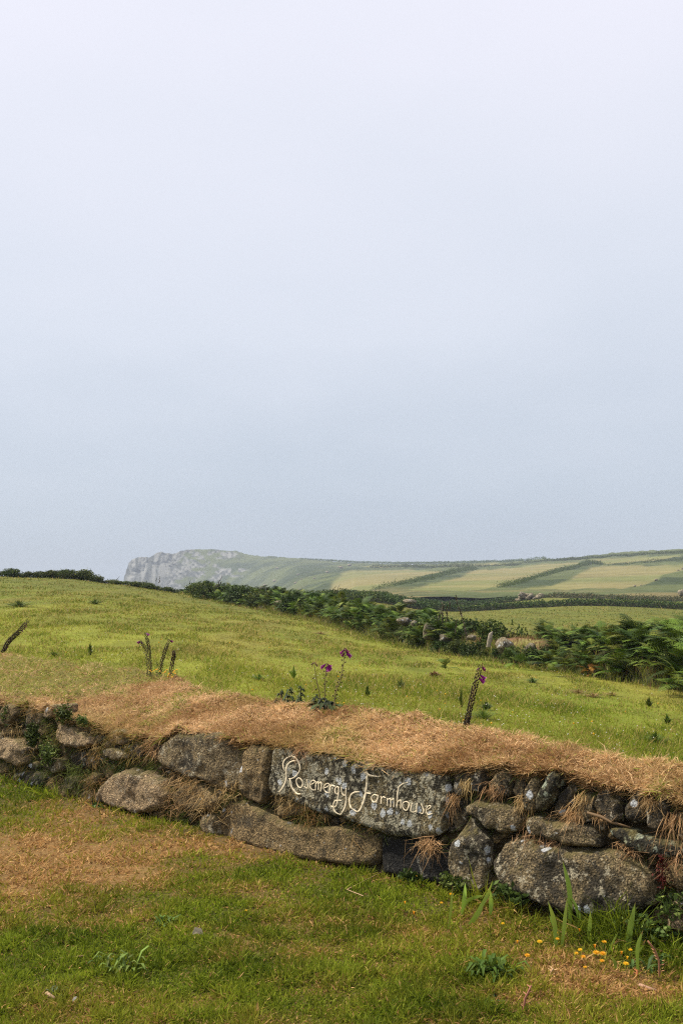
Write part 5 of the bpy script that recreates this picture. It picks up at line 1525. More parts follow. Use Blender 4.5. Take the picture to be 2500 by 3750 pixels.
# ------------------------------------------------------------------ tufts hanging in the wall joints
def tuft(px, py, n, L, mix, label, dirv=(0, 0, -1), spread=.6, rad=12, o=0.04, w=.0028, cat='grass tuft', group=None, name='grass_tuft', wide=1.0):
    r_ = np.random.default_rng(int(px * 7 + py))
    s0, h0 = face_sh(px, py, o); sc = float(face_d(px, py)) / F
    n = int(n * .5); rad *= 1.5; L = L * .85
    s = s0 + r_.normal(0, rad * sc * wide, n); h = h0 + r_.normal(0, rad * sc * .5, n)
    root = wall_xyz(s, h, np.full(n, o - .03))
    dd = np.array(dirv, float) + r_.normal(0, spread, (n, 3)); dd = dd + np.array(N_OUT) * .45
    c = {'straw': (np.array((0.36, 0.215, 0.085)), np.array((0.70, 0.48, 0.24))), 'green': (np.array((0.06, 0.09, 0.014)), np.array((0.17, 0.20, 0.04))), 'dark': (np.array((0.025, 0.045, 0.01)), np.array((0.07, 0.10, 0.02))), 'mixed': (np.array((0.10, 0.11, 0.02)), np.array((0.42, 0.25, 0.09)))}[mix]
    col = cmix(c[0], c[1], r_.uniform(0, 1, n)) * r_.uniform(.7, 1.1, (n, 1))
    loc = Vector(wall_xyz(s0, h0, o))
    me = blades(name, root - np.array(loc), dd, L * r_.uniform(.25, 1.0, n) ** 1.2 * 1.1, w * r_.uniform(.6, 1.2, n), col, M_straw, .5, int(px), .28)
    return tag(add(name, me, None, loc), label, cat, group)
TG = 'dry grass tufts on the wall face'
for a in [
    (1095, 2738, 240, .10, 'straw', 'straw tuft hanging over the top left corner of the lettered stone', (0, 0, -1), .45, 16),
    (1040, 2925, 200, .10, 'straw', 'straw tuft in the joint under the left end of the lettered stone', (.2, -.1, -.6), .6, 30),
    (1110, 2978, 360, .10, 'mixed', 'wide drooping straw tuft in the joint below the word Rosemergy', (.3, -.2, -.5), .7, 34),
    (1300, 3020, 120, .08, 'mixed', 'sparse mossy tuft between the lettered stone and the long stone below', (.5, -.3, -.3), .6, 36),
    (1560, 3090, 330, .13, 'straw', 'spiky straw tuft over the right end of the black slab', (0, -.2, -.5), .8, 18),
    (1648, 2920, 130, .11, 'straw', 'thin straw strands hanging at the right end of the lettered stone', (0, 0, -1), .35, 12),
    (1960, 3070, 300, .085, 'straw', 'straw tuft draped over the top left of the largest block', (0, -.1, -.9), .6, 38),
    (2085, 2975, 200, .12, 'straw', 'straw tuft sweeping down between the small upright stones', (-.2, 0, -.9), .4, 14),
    (2120, 2920, 150, .10, 'straw', 'straw tuft beside the pale topped upright stone', (-.2, 0, -.9), .4, 12),
    (2180, 2990, 120, .07, 'straw', 'small straw tuft at the left end of the mossy twig', (.2, 0, -.6), .6, 12),
    (2280, 3105, 190, .08, 'straw', 'straw tuft on the upper right shoulder of the largest block', (0, -.1, -.6), .7, 20),
    (1908, 2930, 160, .11, 'straw', 'straw tuft between the two leaning stones right of the lettered stone', (0, 0, -.9), .4, 12),
    (1795, 2890, 160, .09, 'straw', 'straw tuft among the small stones right of the lettered stone', (0, 0, -.9), .45, 18),
    (1700, 2868, 100, .09, 'straw', 'thin straw over the first small stone right of the lettered stone', (0, 0, -.9), .4, 12),
    (2365, 2930, 260, .10, 'straw', 'bushy straw tuft between the two rightmost upright stones', (0, 0, -.8), .5, 14),
    (2470, 3130, 280, .12, 'straw', 'straw tuft covering the stone at the right edge', (-.1, 0, -.6), .7, 30),
    (2455, 2990, 120, .16, 'straw', 'long pale straw stems hanging near the right edge', (0, 0, -1), .2, 10),
    (545, 2735, 260, .10, 'straw', 'reddish straw tuft at the left end of the big dark slab', (-.1, 0, -.7), .6, 26),
    (660, 2870, 420, .13, 'straw', 'broad straw tuft beneath the big dark slab', (-.3, -.1, -.5), .7, 38),
    (740, 2935, 420, .13, 'straw', 'long straw tuft in front of the straw covered stone', (.1, -.2, -.3), .8, 44),
    (600, 2950, 380, .11, 'straw', 'straw tuft at the right foot of the pale boulder', (.3, -.2, .1), .7, 36),
    (820, 2890, 260, .11, 'straw', 'straw tuft in the joint left of the upright stone', (.3, -.1, -.4), .6, 28),
    (340, 2775, 380, .12, 'mixed', 'mixed green and straw tuft above the pale boulder', (.6, -.2, -.2), .6, 30),
    (270, 2830, 380, .12, 'green', 'green grass tuft left of the pale boulder', (.2, -.2, -.3), .6, 24),
    (330, 2870, 280, .12, 'mixed', 'straw and green tuft at the left foot of the pale boulder', (.2, -.2, -.5), .6, 26),
    (55, 2800, 300, .11, 'mixed', 'straw fringe over the low dark stone near the left edge', (.3, -.2, -.3), .6, 40),
    (40, 2670, 260, .12, 'straw', 'orange straw tuft at the left edge under the smooth boulder', (.7, -.1, -.2), .5, 24),
    (420, 2690, 300, .10, 'mixed', 'mixed tuft over the small stones left of the big dark slab', (0, 0, -.8), .6, 36),
    (130, 2850, 300, .10, 'dark', 'dark grass tuft at the wall foot near the left edge', (.2, -.2, .6), .6, 44),
    (240, 2890, 260, .10, 'green', 'green grass tuft at the wall foot left of the pale boulder', (.2, -.2, .6), .6, 36),
    (400, 2800, 240, .09, 'dark', 'dark tuft in the hollow above the pale boulder', (0, -.2, -.2), .8, 24),
    (70, 2705, 200, .08, 'mixed', 'mixed tuft over the pale rough stone at the left edge', (.3, -.1, -.7), .6, 30),
    (200, 2690, 220, .08, 'mixed', 'mixed tuft left of the upper pale stone under the left lip', (.2, -.1, -.7), .6, 28),
    (330, 2715, 220, .07, 'straw', 'short straw tuft below the upper pale stone under the left lip', (.1, -.1, -.8), .6, 34),
    (110, 2600, 200, .07, 'mixed', 'mixed tuft between the smooth boulder and the leafy weed at the left', (.1, -.1, -.7), .6, 28),
    (165, 2810, 220, .08, 'green', 'green tuft low on the wall between the left weeds', (.2, -.2, .2), .7, 34),
    (470, 2760, 240, .09, 'mixed', 'mixed tuft hanging between the small stones and the big dark slab', (0, -.1, -.8), .6, 26),
    (1250, 2738, 160, .05, 'mixed', 'mossy tuft under the turf lip above the lettered stone', (0, 0, -.8), .6, 40)]:
    tuft(*a[:6], dirv=a[6], spread=a[7], rad=a[8], group=TG)
# short dead grass rooted all along the joints
r_ = np.random.default_rng(88); n = 42000
js = r_.uniform(sc0 + .3, sc1 - .3, n); jt = np.interp(js, lip_s, lip_h); jh = r_.uniform(0, 1, n) * jt
pts = np.stack([js, jh], 1); free = np.ones(n, bool)
for P_ in STONES:
    lo_, hi_ = P_.min(0), P_.max(0)
    kk = np.where((js > lo_[0]) & (js < hi_[0]) & (jh > lo_[1]) & (jh < hi_[1]))[0]
    if len(kk): free[kk[pip(pts[kk], P_)]] = False
free &= fbm(js * 7, jh * 7, 3, 99) > .42
js, jh = js[free], jh[free]; n = len(js)
root = wall_xyz(js, jh, np.full(n, -.045))
gmix = fbm(js * 2.2, jh * 2.2, 3, 101) + sstep(-.9, -1.9, js) * .18
dd = np.array(N_OUT) * .9 + np.array((0, 0, -.35)) + r_.normal(0, .55, (n, 3))
col = np.where((gmix > .56)[:, None], cmix(np.array((.07, .10, .018)), np.array((.2, .22, .05)), r_.uniform(0, 1, n)), cmix(np.array((.30, .18, .07)), np.array((.60, .41, .20)), r_.uniform(0, 1, n)))
jg = add('joint_grass', blades('joint_grass', root - np.array(wl), dd, r_.uniform(.03, .085, n), r_.uniform(.0025, .0045, n), col, M_straw, .4, 8, .2), WALL, wl)
jg['kind'] = 'stuff'
# leafy dark weed clumps on the left part of the wall
def weed(px, py, n, R, leaf, label, tone, o=.05, cat='weed', name='leafy_weed', squash=.6):
    r_ = np.random.default_rng(int(px + py * 3)); s0, h0 = face_sh(px, py, o)
    loc = Vector(wall_xyz(s0, h0, o))
    d = r_.normal(size=(n, 3)); d /= np.linalg.norm(d, axis=1)[:, None]
    p = d * (r_.uniform(0.0, 1.0, (n, 1)) ** .7) * R * r_.uniform(.75, 1.15, (n, 1)) * np.array((1, .6, squash))
    # spread along the wall, shallow across it
    u_ = np.array((1 / R2, -1 / R2, 0)); p = p[:, :1] * u_ + p[:, 1:2] * np.array(N_OUT) * .5 + p[:, 2:3] * np.array((0, 0, 1))
    v, f, c = leaf_quads(p, np.full(n, leaf), leaf_cols(n, r_, tone), r_, .5, .5)
    return tag(add(name, mesh_np(name, v, f, M_leaf, c), None, loc), label, cat)
WT = (np.array((.04, .065, .014)), np.array((.085, .125, .025)), np.array((.16, .20, .045)))
weed(235, 2615, 420, .14, .03, 'dark green leafy weed under the turf lip at the left', WT)
weed(300, 2640, 240, .09, .026, 'small leafy weed right of the larger one at the left lip', WT)
weed(120, 2690, 700, .11, .03, 'trailing dark weed hanging down the wall near the left edge', (WT[0], WT[0], WT[1]), squash=1.0)
weed(175, 2760, 420, .13, .028, 'sparse greyish weed low on the left part of the wall', (WT[0], WT[1], WT[2]), squash=.9)
weed(20, 2620, 160, .09, .028, 'green weed beside the smooth boulder at the left edge', WT, squash=1.1)
weed(360, 2955, 160, .09, .03, 'dark broad leaved weed at the foot of the pale boulder', (WT[0], WT[0], WT[1]), squash=.3)
weed(1500, 3205, 150, .10, .03, 'low dark weed at the foot of the black slab', (WT[0], WT[0], WT[1]), squash=.3)
weed(1660, 3230, 200, .12, .03, 'low green weed at the foot of the upright stone', WT, squash=.4)
weed(1870, 3270, 260, .14, .032, 'dark ferny weed in the hollow under the largest block', (WT[0], WT[0], WT[1]), squash=.35)
weed(2360, 3400, 320, .20, .032, 'green weed at the right foot of the largest block', WT, squash=.4)
weed(2480, 3330, 220, .13, .035, 'dark green weed beside the low pale stone at the right edge', WT, squash=.8)
# rusty dock growing in the joint at the right
b = MB(); r_ = random.Random(4)
p0 = wp(2428, 3255, .05); p1 = wp(2420, 3135, .07)
b.tube([p0, p0.lerp(p1, .5), p1], [.004, .003, .001], (.12, .03, .02), 5)
for k in range(170):
    t_ = r_.uniform(.05, 1); c_ = p0.lerp(p1, t_) + Vector((r_.gauss(0, .016), r_.gauss(0, .016), 0)) * (1.3 - t_)
    d_ = Vector((r_.gauss(0, 1), r_.gauss(0, 1), r_.gauss(.3, 1))).normalized() * .014
    b.leaf([c_, c_ + d_ * .5, c_ + d_], [.003, .009, .002], np.array((.075, .014, .010)) * r_.uniform(.5, 1.4))
tag(b.build('dock_plant', M_leaf, None, p0), 'dark red seeding dock in the joint at the right end of the wall', 'dock plant')
# mossy twig lying on the wall
b = MB(); tw = [wp(2150, 2977, .09), wp(2200, 2992, .10), wp(2236, 3012, .10), wp(2270, 3020, .09), wp(2306, 3030, .08)]
b.tube(tw, [.008, .009, .007, .006, .004], (.15, .10, .045), 6)
b.tube([tw[2], wp(2256, 2990, .11)], [.005, .002], (.15, .10, .045), 5)
tag(b.build('twig', M_stalk, None, tw[0]), 'mossy brown twig lying along the wall under the small upright stones', 'twig')

# ------------------------------------------------------------------ foxgloves and other plants on top of the bank
def bank_pt(px, f=1.0):
    """point on the turf bank's crest in photo column px"""
    j = int(np.argmin(np.abs(tcols - px))); i = NL + int(round(f * (NT - 1)))
    return Vector(tv[i, j])
def bell(b, p, d, L, r, col, lipcol):
    d = d.normalized(); u = d.orthogonal().normalized(); w = d.cross(u); vs = []; cs = []
    for t_, rr in ((0, .25), (.2, .55), (.6, .8), (.9, .95), (1.0, 1.3)):
        for k in range(7):
            a = 2 * math.pi * k / 7; wob = 1 + (.18 if t_ == 1.0 and k % 2 else 0)
            vs.append(p + d * L * t_ + (u * math.cos(a) + w * math.sin(a)) * r * rr * wob); cs.append(lipcol if t_ > .95 else col)
    b0 = b.addv(vs, np.array(cs))
    b.quads([(b0 + 7 * i + k, b0 + 7 * i + (k + 1) % 7, b0 + 7 * i + 7 + (k + 1) % 7, b0 + 7 * i + 7 + k) for i in range(4) for k in range(7)])
PUR, PUR2, PINK = np.array((.26, .018, .19)), np.array((.16, .012, .085)), np.array((.55, .16, .46))
def foxglove(base, pts, r, pods, pod_r, bells, label, dense=True, leaves=0, podcol=(.055, .036, .022), budded=0.1, pod_from=.12):
    """pts: stem points (world); bells: list of (t, side, size, colour)"""
    e = empty('foxglove', base, label, 'foxglove'); pod_r *= .74; r *= .85
    rng = random.Random(len(label) * 7 + int(base.x * 1000)); n = 14
    P = []
    for i in range(n):
        t_ = i / (n - 1) * (len(pts) - 1); k = min(int(t_), len(pts) - 2); P.append(pts[k].lerp(pts[k + 1], t_ - k))
    L = sum((P[i + 1] - P[i]).length for i in range(n - 1))
    def pt(t_): 
        x_ = t_ * (n - 1); k = min(int(x_), n - 2); return P[k].lerp(P[k + 1], x_ - k)
    b = MB(); b.tube(P, [r * (1 - .65 * i / (n - 1)) for i in range(n)], (.17, .125, .06), 6); b.build('stem', M_stalk, e, base)
    if pods:
        b = MB()
        for k in range(pods):
            t_ = pod_from + (1 - pod_from) * (k + rng.random() * .6) / pods
            a = k * 2.4 + rng.uniform(-.4, .4); ax = (pt(min(1, t_ + .02)) - pt(t_ - .02)).normalized()
            u = ax.orthogonal().normalized(); w = ax.cross(u); dr = (u * math.cos(a) + w * math.sin(a))
            sz = pod_r * (1.0 if t_ < .8 else 1.0 - (t_ - .8) * 2.2)
            c_ = pt(t_) + dr * (r + sz * .75) + ax * sz * .3
            cc = np.asarray(podcol) * rng.uniform(.6, 1.6)
            # pointed capsule
            dd = (dr * .6 + ax * .8).normalized(); uu = dd.orthogonal().normalized(); ww = dd.cross(uu)
            vs = [c_ - dd * sz * .8] + [c_ + (uu * math.cos(q * 1.2566) + ww * math.sin(q * 1.2566)) * sz * .62 for q in range(5)] + [c_ + dd * sz * 1.3]
            b0 = b.addv(vs, cc)
            b.tris([(b0, b0 + 1 + (q + 1) % 5, b0 + 1 + q) for q in range(5)] + [(b0 + 6, b0 + 1 + q, b0 + 1 + (q + 1) % 5) for q in range(5)])
            b.leaf([c_ - dd * sz * .6, c_ + dr * sz * .9 - ax * sz * .4, c_ + dr * sz * 1.7 - ax * sz * .2], [sz * .5, sz * .9, sz * .15], np.array((.20, .22, .055)) * rng.uniform(.5, 1.2))
        o = b.build('seed_pods', M_leaf, e, base); o['kind'] = 'stuff'
    for t_, sd, sz, cl in bells:
        b = MB(); p_ = pt(t_)
        sz *= .82
        d_ = Vector((sd, rng.uniform(-.5, .1), -.75 + rng.uniform(-.2, .2)))
        bell(b, p_ + Vector((sd * r * 2, 0, 0)), d_, sz, sz * .30, cl, PINK if sz > .03 else cl * 1.4)
        b.build('flower', M_petal, e, base)
    for k in range(leaves):
        b = MB(); a = rng.uniform(0, 6.28); t_ = rng.uniform(0, .12); p_ = pt(t_); ll = rng.uniform(.08, .14)
        d_ = Vector((math.cos(a), math.sin(a), 0))
        b.leaf([p_, p_ + d_ * ll * .4 + Vector((0, 0, ll * .35)), p_ + d_ * ll * .8 + Vector((0, 0, ll * .25)), p_ + d_ * ll * 1.1], [.008, .035, .03, .003], np.array((.05, .075, .02)) * rng.uniform(.6, 1.3), fold=.2)
        b.build('leaf', M_leaf, e, base)
    return e
def fx(base_px, top_pts, **kw):
    """stem standing at the crest of the bank in column base_px; top_pts photo points above it"""
    bp = bank_pt(base_px[0], kw.pop('f', 1.0)); d = bp.y
    q = at(base_px[0], base_px[1], d); q = Vector((q.x, q.y, min(q.z, bp.z)) ) if q.z > bp.z else q
    pts = [Vector((q.x, q.y, q.z - .03)), q] + [at(px, py, d + dd) for px, py, dd in top_pts]
    return foxglove(pts[0], pts, **kw)
B4 = lambda u, v: (440 + u * .1913, 2250 + v * .1913)
B5 = lambda u, v: (1000 + u * .1913, 2350 + v * .1913)
B6 = lambda u, v: (1640 + u * .1276, 2400 + v * .1276)
fx((8, 2370), [(30, 2352, 0), (62, 2322, .03), (105, 2272, .05)], r=.010, pods=150, pod_r=.021, bells=[(.9, 1, .03, PUR2), (.86, 1, .032, PUR2), (.82, 1, .03, PUR), (.94, .4, .024, PUR2), (.40, 1, .02, PUR), (.44, -1, .02, PUR2)], label='foxglove leaning hard to the right at the left edge')
fx((541, 2452), [(*B4(520, 850), 0), (*B4(490, 650), 0), (*B4(425, 560), 0), (*B4(385, 500), 0)], r=.006, pods=50, pod_r=.011, bells=[(.97, -1, .03, PUR), (.95, .4, .028, PUR2), (.99, -.3, .026, PUR2), (.93, -.6, .03, PUR)], label='foxglove of the left cluster with its purple flowers bent to the left', podcol=(.06, .06, .026))
fx((554, 2456), [(*B4(570, 800), 0), (*B4(535, 550), 0), (*B4(485, 345), 0)], r=.007, pods=110, pod_r=.012, bells=[(.98, 1, .032, PUR), (.99, .7, .028, PINK * .7), (.965, .8, .024, PUR)], label='tallest foxglove of the left cluster', podcol=(.06, .06, .026))
fx((586, 2456), [(*B4(800, 900), 0), (*B4(870, 680), 0), (*B4(945, 480), 0)], r=.007, pods=110, pod_r=.012, bells=[(.985, 1, .032, PUR2), (.96, 1, .026, PUR2)], label='foxglove of the left cluster leaning right with one crimson flower', podcol=(.06, .048, .026))
fx((624, 2464), [(*B4(1000, 930), 0), (*B4(1030, 800), 0), (*B4(1036, 690), 0)], r=.007, pods=95, pod_r=.013, bells=[], label='short flowerless foxglove at the right of the left cluster', podcol=(.075, .042, .03))
fx((576, 2462), [(*B4(715, 1000), 0), (*B4(712, 935), 0)], r=.004, pods=10, pod_r=.012, bells=[], label='stubby foxglove stalk in the middle of the left cluster')
fx((1178, 2588), [(*B5(880, 950), 0), (*B5(815, 680), 0), (*B5(795, 480), 0), (*B5(785, 385), 0)], r=.0055, pods=0, pod_r=.01, bells=[(.99, -.4, .014, PUR2), (.98, .4, .014, PUR2), (.965, -.5, .016, PUR2 * .7), (.955, .5, .016, PUR2 * .7), (.93, -1, .018, PUR2 * .5), (.91, 1, .018, PUR2 * .5), (.86, 1, .016, PUR2), (.86, -1, .014, PUR2), (.6, -1, .018, PUR2 * .4), (.44, -1, .018, PUR2 * .4), (.18, -.7, .02, PUR2 * .4)], label='thin foxglove with a small closed tip at the left of the middle group', leaves=16)
fx((1190, 2586), [(*B5(985, 1000), 0), (*B5(998, 700), 0), (*B5(1012, 520), 0), (*B5(1022, 405), 0)], r=.0055, pods=16, pod_r=.010, bells=[(.98, -.5, .022, PUR2), (.97, .6, .024, PUR2), (.95, -1, .036, PUR), (.94, 1, .036, PUR), (.91, -1, .040, PUR), (.90, .9, .042, PUR), (.88, .2, .042, PUR), (.86, .8, .04, PUR)], label='foxglove with the largest cluster of drooping purple bells', leaves=8, pod_from=.35)
fx((1222, 2584), [(*B5(1190, 960), 0), (*B5(1285, 750), 0), (*B5(1350, 380), 0), (*B5(1385, 115), 0)], r=.006, pods=26, pod_r=.012, bells=[(.995, .1, .022, PUR2), (.98, -.6, .028, PUR2), (.975, .6, .03, PUR2), (.955, -.8, .036, PUR), (.95, .5, .036, PUR), (.93, -.4, .036, PUR2), (.915, 1, .046, PUR), (.935, .9, .04, PUR)], label='tall foxglove curving right with purple bells at its tip', leaves=6, pod_from=.3)
fx((1706, 2664), [(*B6(540, 1900), 0), (*B6(640, 1450), 0), (*B6(770, 850), 0), (*B6(930, 270), 0)], r=.0075, pods=150, pod_r=.0125, bells=[(.985, .8, .028, PUR2), (.965, 1, .03, PUR2), (.90, 1, .046, PUR), (.87, .9, .05, PUR), (.97, -.4, .02, PINK * .5)], label='thick single foxglove spike with one bright purple bell near its top', podcol=(.045, .028, .02))

# nettles and low weeds along the crest
def nettle(px, py0, py1, label, group, w=.055, tone=(.035, .05, .018), f=1.0, name='nettle', cat='nettle', lean=0):
    d = bank_pt(px, f).y; p0 = at(px, py0, d); p1 = at(px + lean, py1, d); rng = random.Random(int(px))
    e = empty(name, p0, label, cat, group)
    b = MB(); b.tube([p0 - Vector((0, 0, .04)), p0.lerp(p1, .5), p1], [.004, .0035, .001], (.05, .05, .02), 5); b.build('stem', M_stalk, e, p0)
    b = MB(); H_ = (p1 - p0).length
    for k in range(34):
        t_ = rng.uniform(.05, 1.0); c_ = p0.lerp(p1, t_); a = rng.uniform(0, 6.28); ll = w * (1.15 - .6 * t_) * rng.uniform(.6, 1.1)
        d_ = Vector((math.cos(a), math.sin(a), .1))
        b.leaf([c_, c_ + d_ * ll * .5 + Vector((0, 0, ll * .1)), c_ + d_ * ll - Vector((0, 0, ll * .5))], [.004, ll * .5, .002], np.asarray(tone) * rng.uniform(.5, 1.5), fold=.15)
    o = b.build('foliage', M_leaf, e, p0); o['kind'] = 'stuff'
    return e
nettle(1025, 2578, 2527, 'leftmost of three dark nettles on the crest of the bank', 'nettles on the crest of the bank', lean=4)
nettle(1060, 2576, 2519, 'middle and widest of three dark nettles on the crest', 'nettles on the crest of the bank', .065)
nettle(1100, 2578, 2513, 'rightmost of three dark nettles on the crest, topped by buds', 'nettles on the crest of the bank', lean=3)
nettle(1155, 2584, 2545, 'dark bushy weed at the foot of the middle foxgloves', None, .06, (.03, .04, .018), name='leafy_weed', cat='weed')
nettle(1205, 2590, 2563, 'low dark weed under the tall curving foxglove', None, .07, (.022, .03, .014), name='leafy_weed', cat='weed')
nettle(1180, 2592, 2560, 'dark leaf mat between the middle foxgloves', None, .08, (.022, .032, .014), name='leafy_weed', cat='weed')

# plants standing in the pasture
def field_weed(px, py, h, w, label, tone, n=40, narrow=.3, cat='weed', name='field_weed', d0=8.5):
    p0 = gpos(px, py, d0)
    if p0 is None: return
    rng = random.Random(int(px * 3)); b = MB()
    for k in range(n):
        a = rng.uniform(0, 6.28); sp_ = rng.uniform(0, 1)
        d_ = Vector((math.cos(a) * sp_ * w, math.sin(a) * sp_ * w, h * rng.uniform(.5, 1) * (1 - .5 * sp_)))
        m_ = p0 + d_ * .55 + Vector((0, 0, h * .08)); ww = narrow * w * rng.uniform(.5, 1)
        b.leaf([p0 + Vector((d_.x * .1, d_.y * .1, 0)), m_, p0 + d_], [ww * .7, ww, ww * .1], np.asarray(tone) * rng.uniform(.6, 1.4))
    return tag(b.build(name, M_leaf, None, p0), label, cat)
G1, G2, BR = (.10, .135, .022), (.15, .20, .03), (.17, .10, .045)
for a in [(1467, 2528, .20, .16, 'round dark rush tuft in the middle of the pasture', (.07, .085, .02), 90, .05), (330, 2402, .20, .06, 'small upright thistle in the pasture left of the foxglove cluster', G1, 40, .5), (1347, 2550, .15, .06, 'small upright weed in the pasture right of the middle foxgloves', G1, 36, .4),
          (1075, 2485, .20, .10, 'spreading thistle in the pasture above the nettles', G2, 26, .25), (1688, 2590, .26, .08, 'thin branching weed just left of the thick foxglove spike', G1, 22, .2), (1780, 2600, .10, .14, 'dark low weed patch right of the thick foxglove spike', (.06, .08, .018), 60, .2),
          (2440, 2650, .12, .09, 'dark weed standing in the pasture at the right edge', G1, 40, .35), (2375, 2588, .15, .08, 'small dark upright weed below the bracken mass', G1, 40, .35), (1590, 2480, .12, .16, 'brownish dock patch in the middle of the pasture', BR, 50, .3), (2116, 2540, .08, .3, 'rusty patch of withered dock below the bracken mass', (.24, .17, .06), 110, .03),
          (2170, 2553, .08, .3, 'second rusty patch of withered dock right of the first', (.24, .17, .06), 110, .03), (2240, 2548, .08, .25, 'third rusty patch of withered dock furthest right', (.24, .17, .06), 110, .03), (1175, 2322, .10, .5, 'brown patch in the pasture near the long bracken bank', (.24, .17, .06), 110, .03), (1590, 2372, .14, .2, 'reddish dock at the foot of the low ribbed boulder', (.16, .06, .03), 40, .3),
          (200, 2405, .1, .2, 'darker grass clump behind the bank at the left', (.08, .11, .02), 70, .06), (70, 2222, .22, .8, 'darker grass patch in the upper left pasture', (.09, .13, .025), 160, .03), (350, 2212, .2, .6, 'green grass patch in the upper pasture', (.09, .14, .025), 140, .03), (2400, 2725, .14, .2, 'lush green clump behind the bank at the right', (.07, .13, .015), 100, .06), (1770, 2632, .13, .26, 'lush green grass clump behind the thick foxglove spike', (.12, .20, .03), 220, .022),
          (950, 2490, .10, .2, 'green clump in the pasture left of the middle foxgloves', (.08, .14, .02), 80, .05), (1950, 2500, .1, .25, 'dark green clump in the pasture below the slim boulder', (.06, .11, .02), 90, .05)]:
    field_weed(*a[:8])
# yellow flowers at the foot of the left foxgloves
def daisy_head(b, c, r, col, nrm=Vector((0, -.3, 1))):
    nrm = nrm.normalized(); u = nrm.orthogonal().normalized(); w = nrm.cross(u); n = 11
    for lay, (rr, up) in enumerate(((1, .15), (.62, .4))):
        for k in range(n):
            a = 2 * math.pi * (k + .5 * lay) / n; a1 = a - .22; a2 = a + .22
            f = lambda q, s_, h_: c + (u * math.cos(q) + w * math.sin(q)) * r * rr * s_ + nrm * r * h_
            b0 = b.addv([c + nrm * r * .1 * lay, f(a1, .8, up * .8), f(a, 1.0, up), f(a2, .8, up * .8)], col * (1 - .12 * (k % 2)))
            b.quads([(b0, b0 + 1, b0 + 2, b0 + 3)])
    b0 = b.addv([c + nrm * r * .35] + [c + (u * math.cos(q * 1.047) + w * math.sin(q * 1.047)) * r * .3 + nrm * r * .25 for q in range(6)], col * np.array((.9, .7, .6)))
    b.tris([(b0, b0 + 1 + q, b0 + 1 + (q + 1) % 6) for q in range(6)])
YEL = np.array((.80, .46, .015))
def yellow_flower(p, h, r, label, group, lean=0.0, bud=False, name='yellow_flower'):
    e = empty(name, p, label, 'flower', group)
    top = p + Vector((lean * h, -.1 * h, h))
    b = MB(); b.tube([p - Vector((0, 0, .01)), p.lerp(top, .6) + Vector((lean * h * .2, 0, 0)), top], [.0016, .0013, .0012], (.10, .14, .03), 4); b.build('stem', M_stalk, e, p)
    b = MB()
    if bud:
        bell(b, top - Vector((0, 0, r)), Vector((0, 0, 1)), r * 2.0, r * .6, YEL * np.array((.9, .75, 1)), YEL)
    else:
        daisy_head(b, top, r, YEL)
    b.build('flower_head', M_petal, e, p)
for k, (u, v) in enumerate([(580, 1075), (600, 1100), (690, 1060), (720, 1050), (860, 1110), (900, 1060), (940, 1130), (925, 1165), (930, 1195), (985, 1165), (1040, 1085), (1090, 1060), (1055, 1130), (870, 1090), (650, 1085), (1020, 1110), (760, 1090), (1000, 1200)]):
    px, py = B4(u, v); bp = bank_pt(px, .98); q = at(px, py, bp.y)
    yellow_flower(Vector((q.x, q.y, q.z - .05)), .05, .011, 'tiny yellow flower at the foot of the left foxglove cluster', 'yellow flowers under the left foxgloves')

# ------------------------------------------------------------------ plants and litter on the lawn
I_ = lambda u, v: (1600 + u * .574, 3150 + v * .574)
YL = [((30, 125), .7, 'small yellow flower at the foot of the black slab'), ((78, 215), 1.1, 'yellow flower left of the leftmost iris leaf'), ((15, 270), .8, 'yellow flower lowest left of the iris leaves'), ((415, 402), .8, 'single yellow flower between the two iris groups'), ((662, 518), 1.3, 'broad yellow flower left of the tall irises'), ((768, 460), .9, 'upper yellow flower by the broad iris pair'), ((768, 500), .9, 'lower yellow flower by the broad iris pair'),
      ((895, 445), .6, 'tiny yellow bud among the tall iris leaves'), ((557, 605), 1.3, 'pointed yellow flower low at the left of the bright flower patch'), ((502, 520), .6, 'dull yellow bud left of the broad yellow flower'), ((917, 570), 1.1, 'yellow flower up left of the bright pair'), ((900, 592), .9, 'small yellow flower left of the bright pair'), ((936, 614), 1.2, 'yellow flower below left of the bright pair'),
      ((1005, 588), 1.6, 'left of the bright pair of yellow flowers'), ((1038, 594), 1.6, 'right of the bright pair of yellow flowers'), ((1052, 520), 1.2, 'yellow flower above right of the bright pair'), ((1052, 640), 1.1, 'yellow flower below right of the bright pair'), ((1016, 548), .7, 'small bud right above the bright pair'), ((1183, 590), .6, 'tiny bud left of the broad double iris leaf'), ((1198, 658), 1.3, 'yellow flower lowest right in the flower patch'),
      ((1215, 570), .9, 'orange yellow bud at the foot of the broad double iris leaf'), ((1196, 622), .6, 'tiny yellow bud above the lowest right flower'), ((940, 680), .8, 'pale yellow flower at the bottom of the flower patch'), ((-97, 92), .6, 'leftmost yellow flower by the foot of the long stone'), ((-125, 100), .8, 'pale yellow flower at the far left of the slab'), ((-205, 270), .6, 'yellow flower in the lawn left of the irises'), ((-160, 335), .7, 'lower yellow flower in the lawn left of the irises')]
for k, ((u, v), s_, lb) in enumerate(YL):
    px, py = I_(u, v); hh = .05
    q = lawn_pos(px, py, hh)
    yellow_flower(Vector((q.x, q.y, 0.0)), hh, .0085 * s_ + .002, lb, 'yellow hawkbit flowers on the lawn by the wall', lean=.2 * math.sin(k), bud=s_ < .75)
yellow_flower(lawn_pos(900 * .797 + 0, 3000 + 0, 0) if False else Vector((*lawn_pos(901, 3357)[:2], 0)), .03, .008, 'lone tiny yellow flower in the middle of the lawn', None)

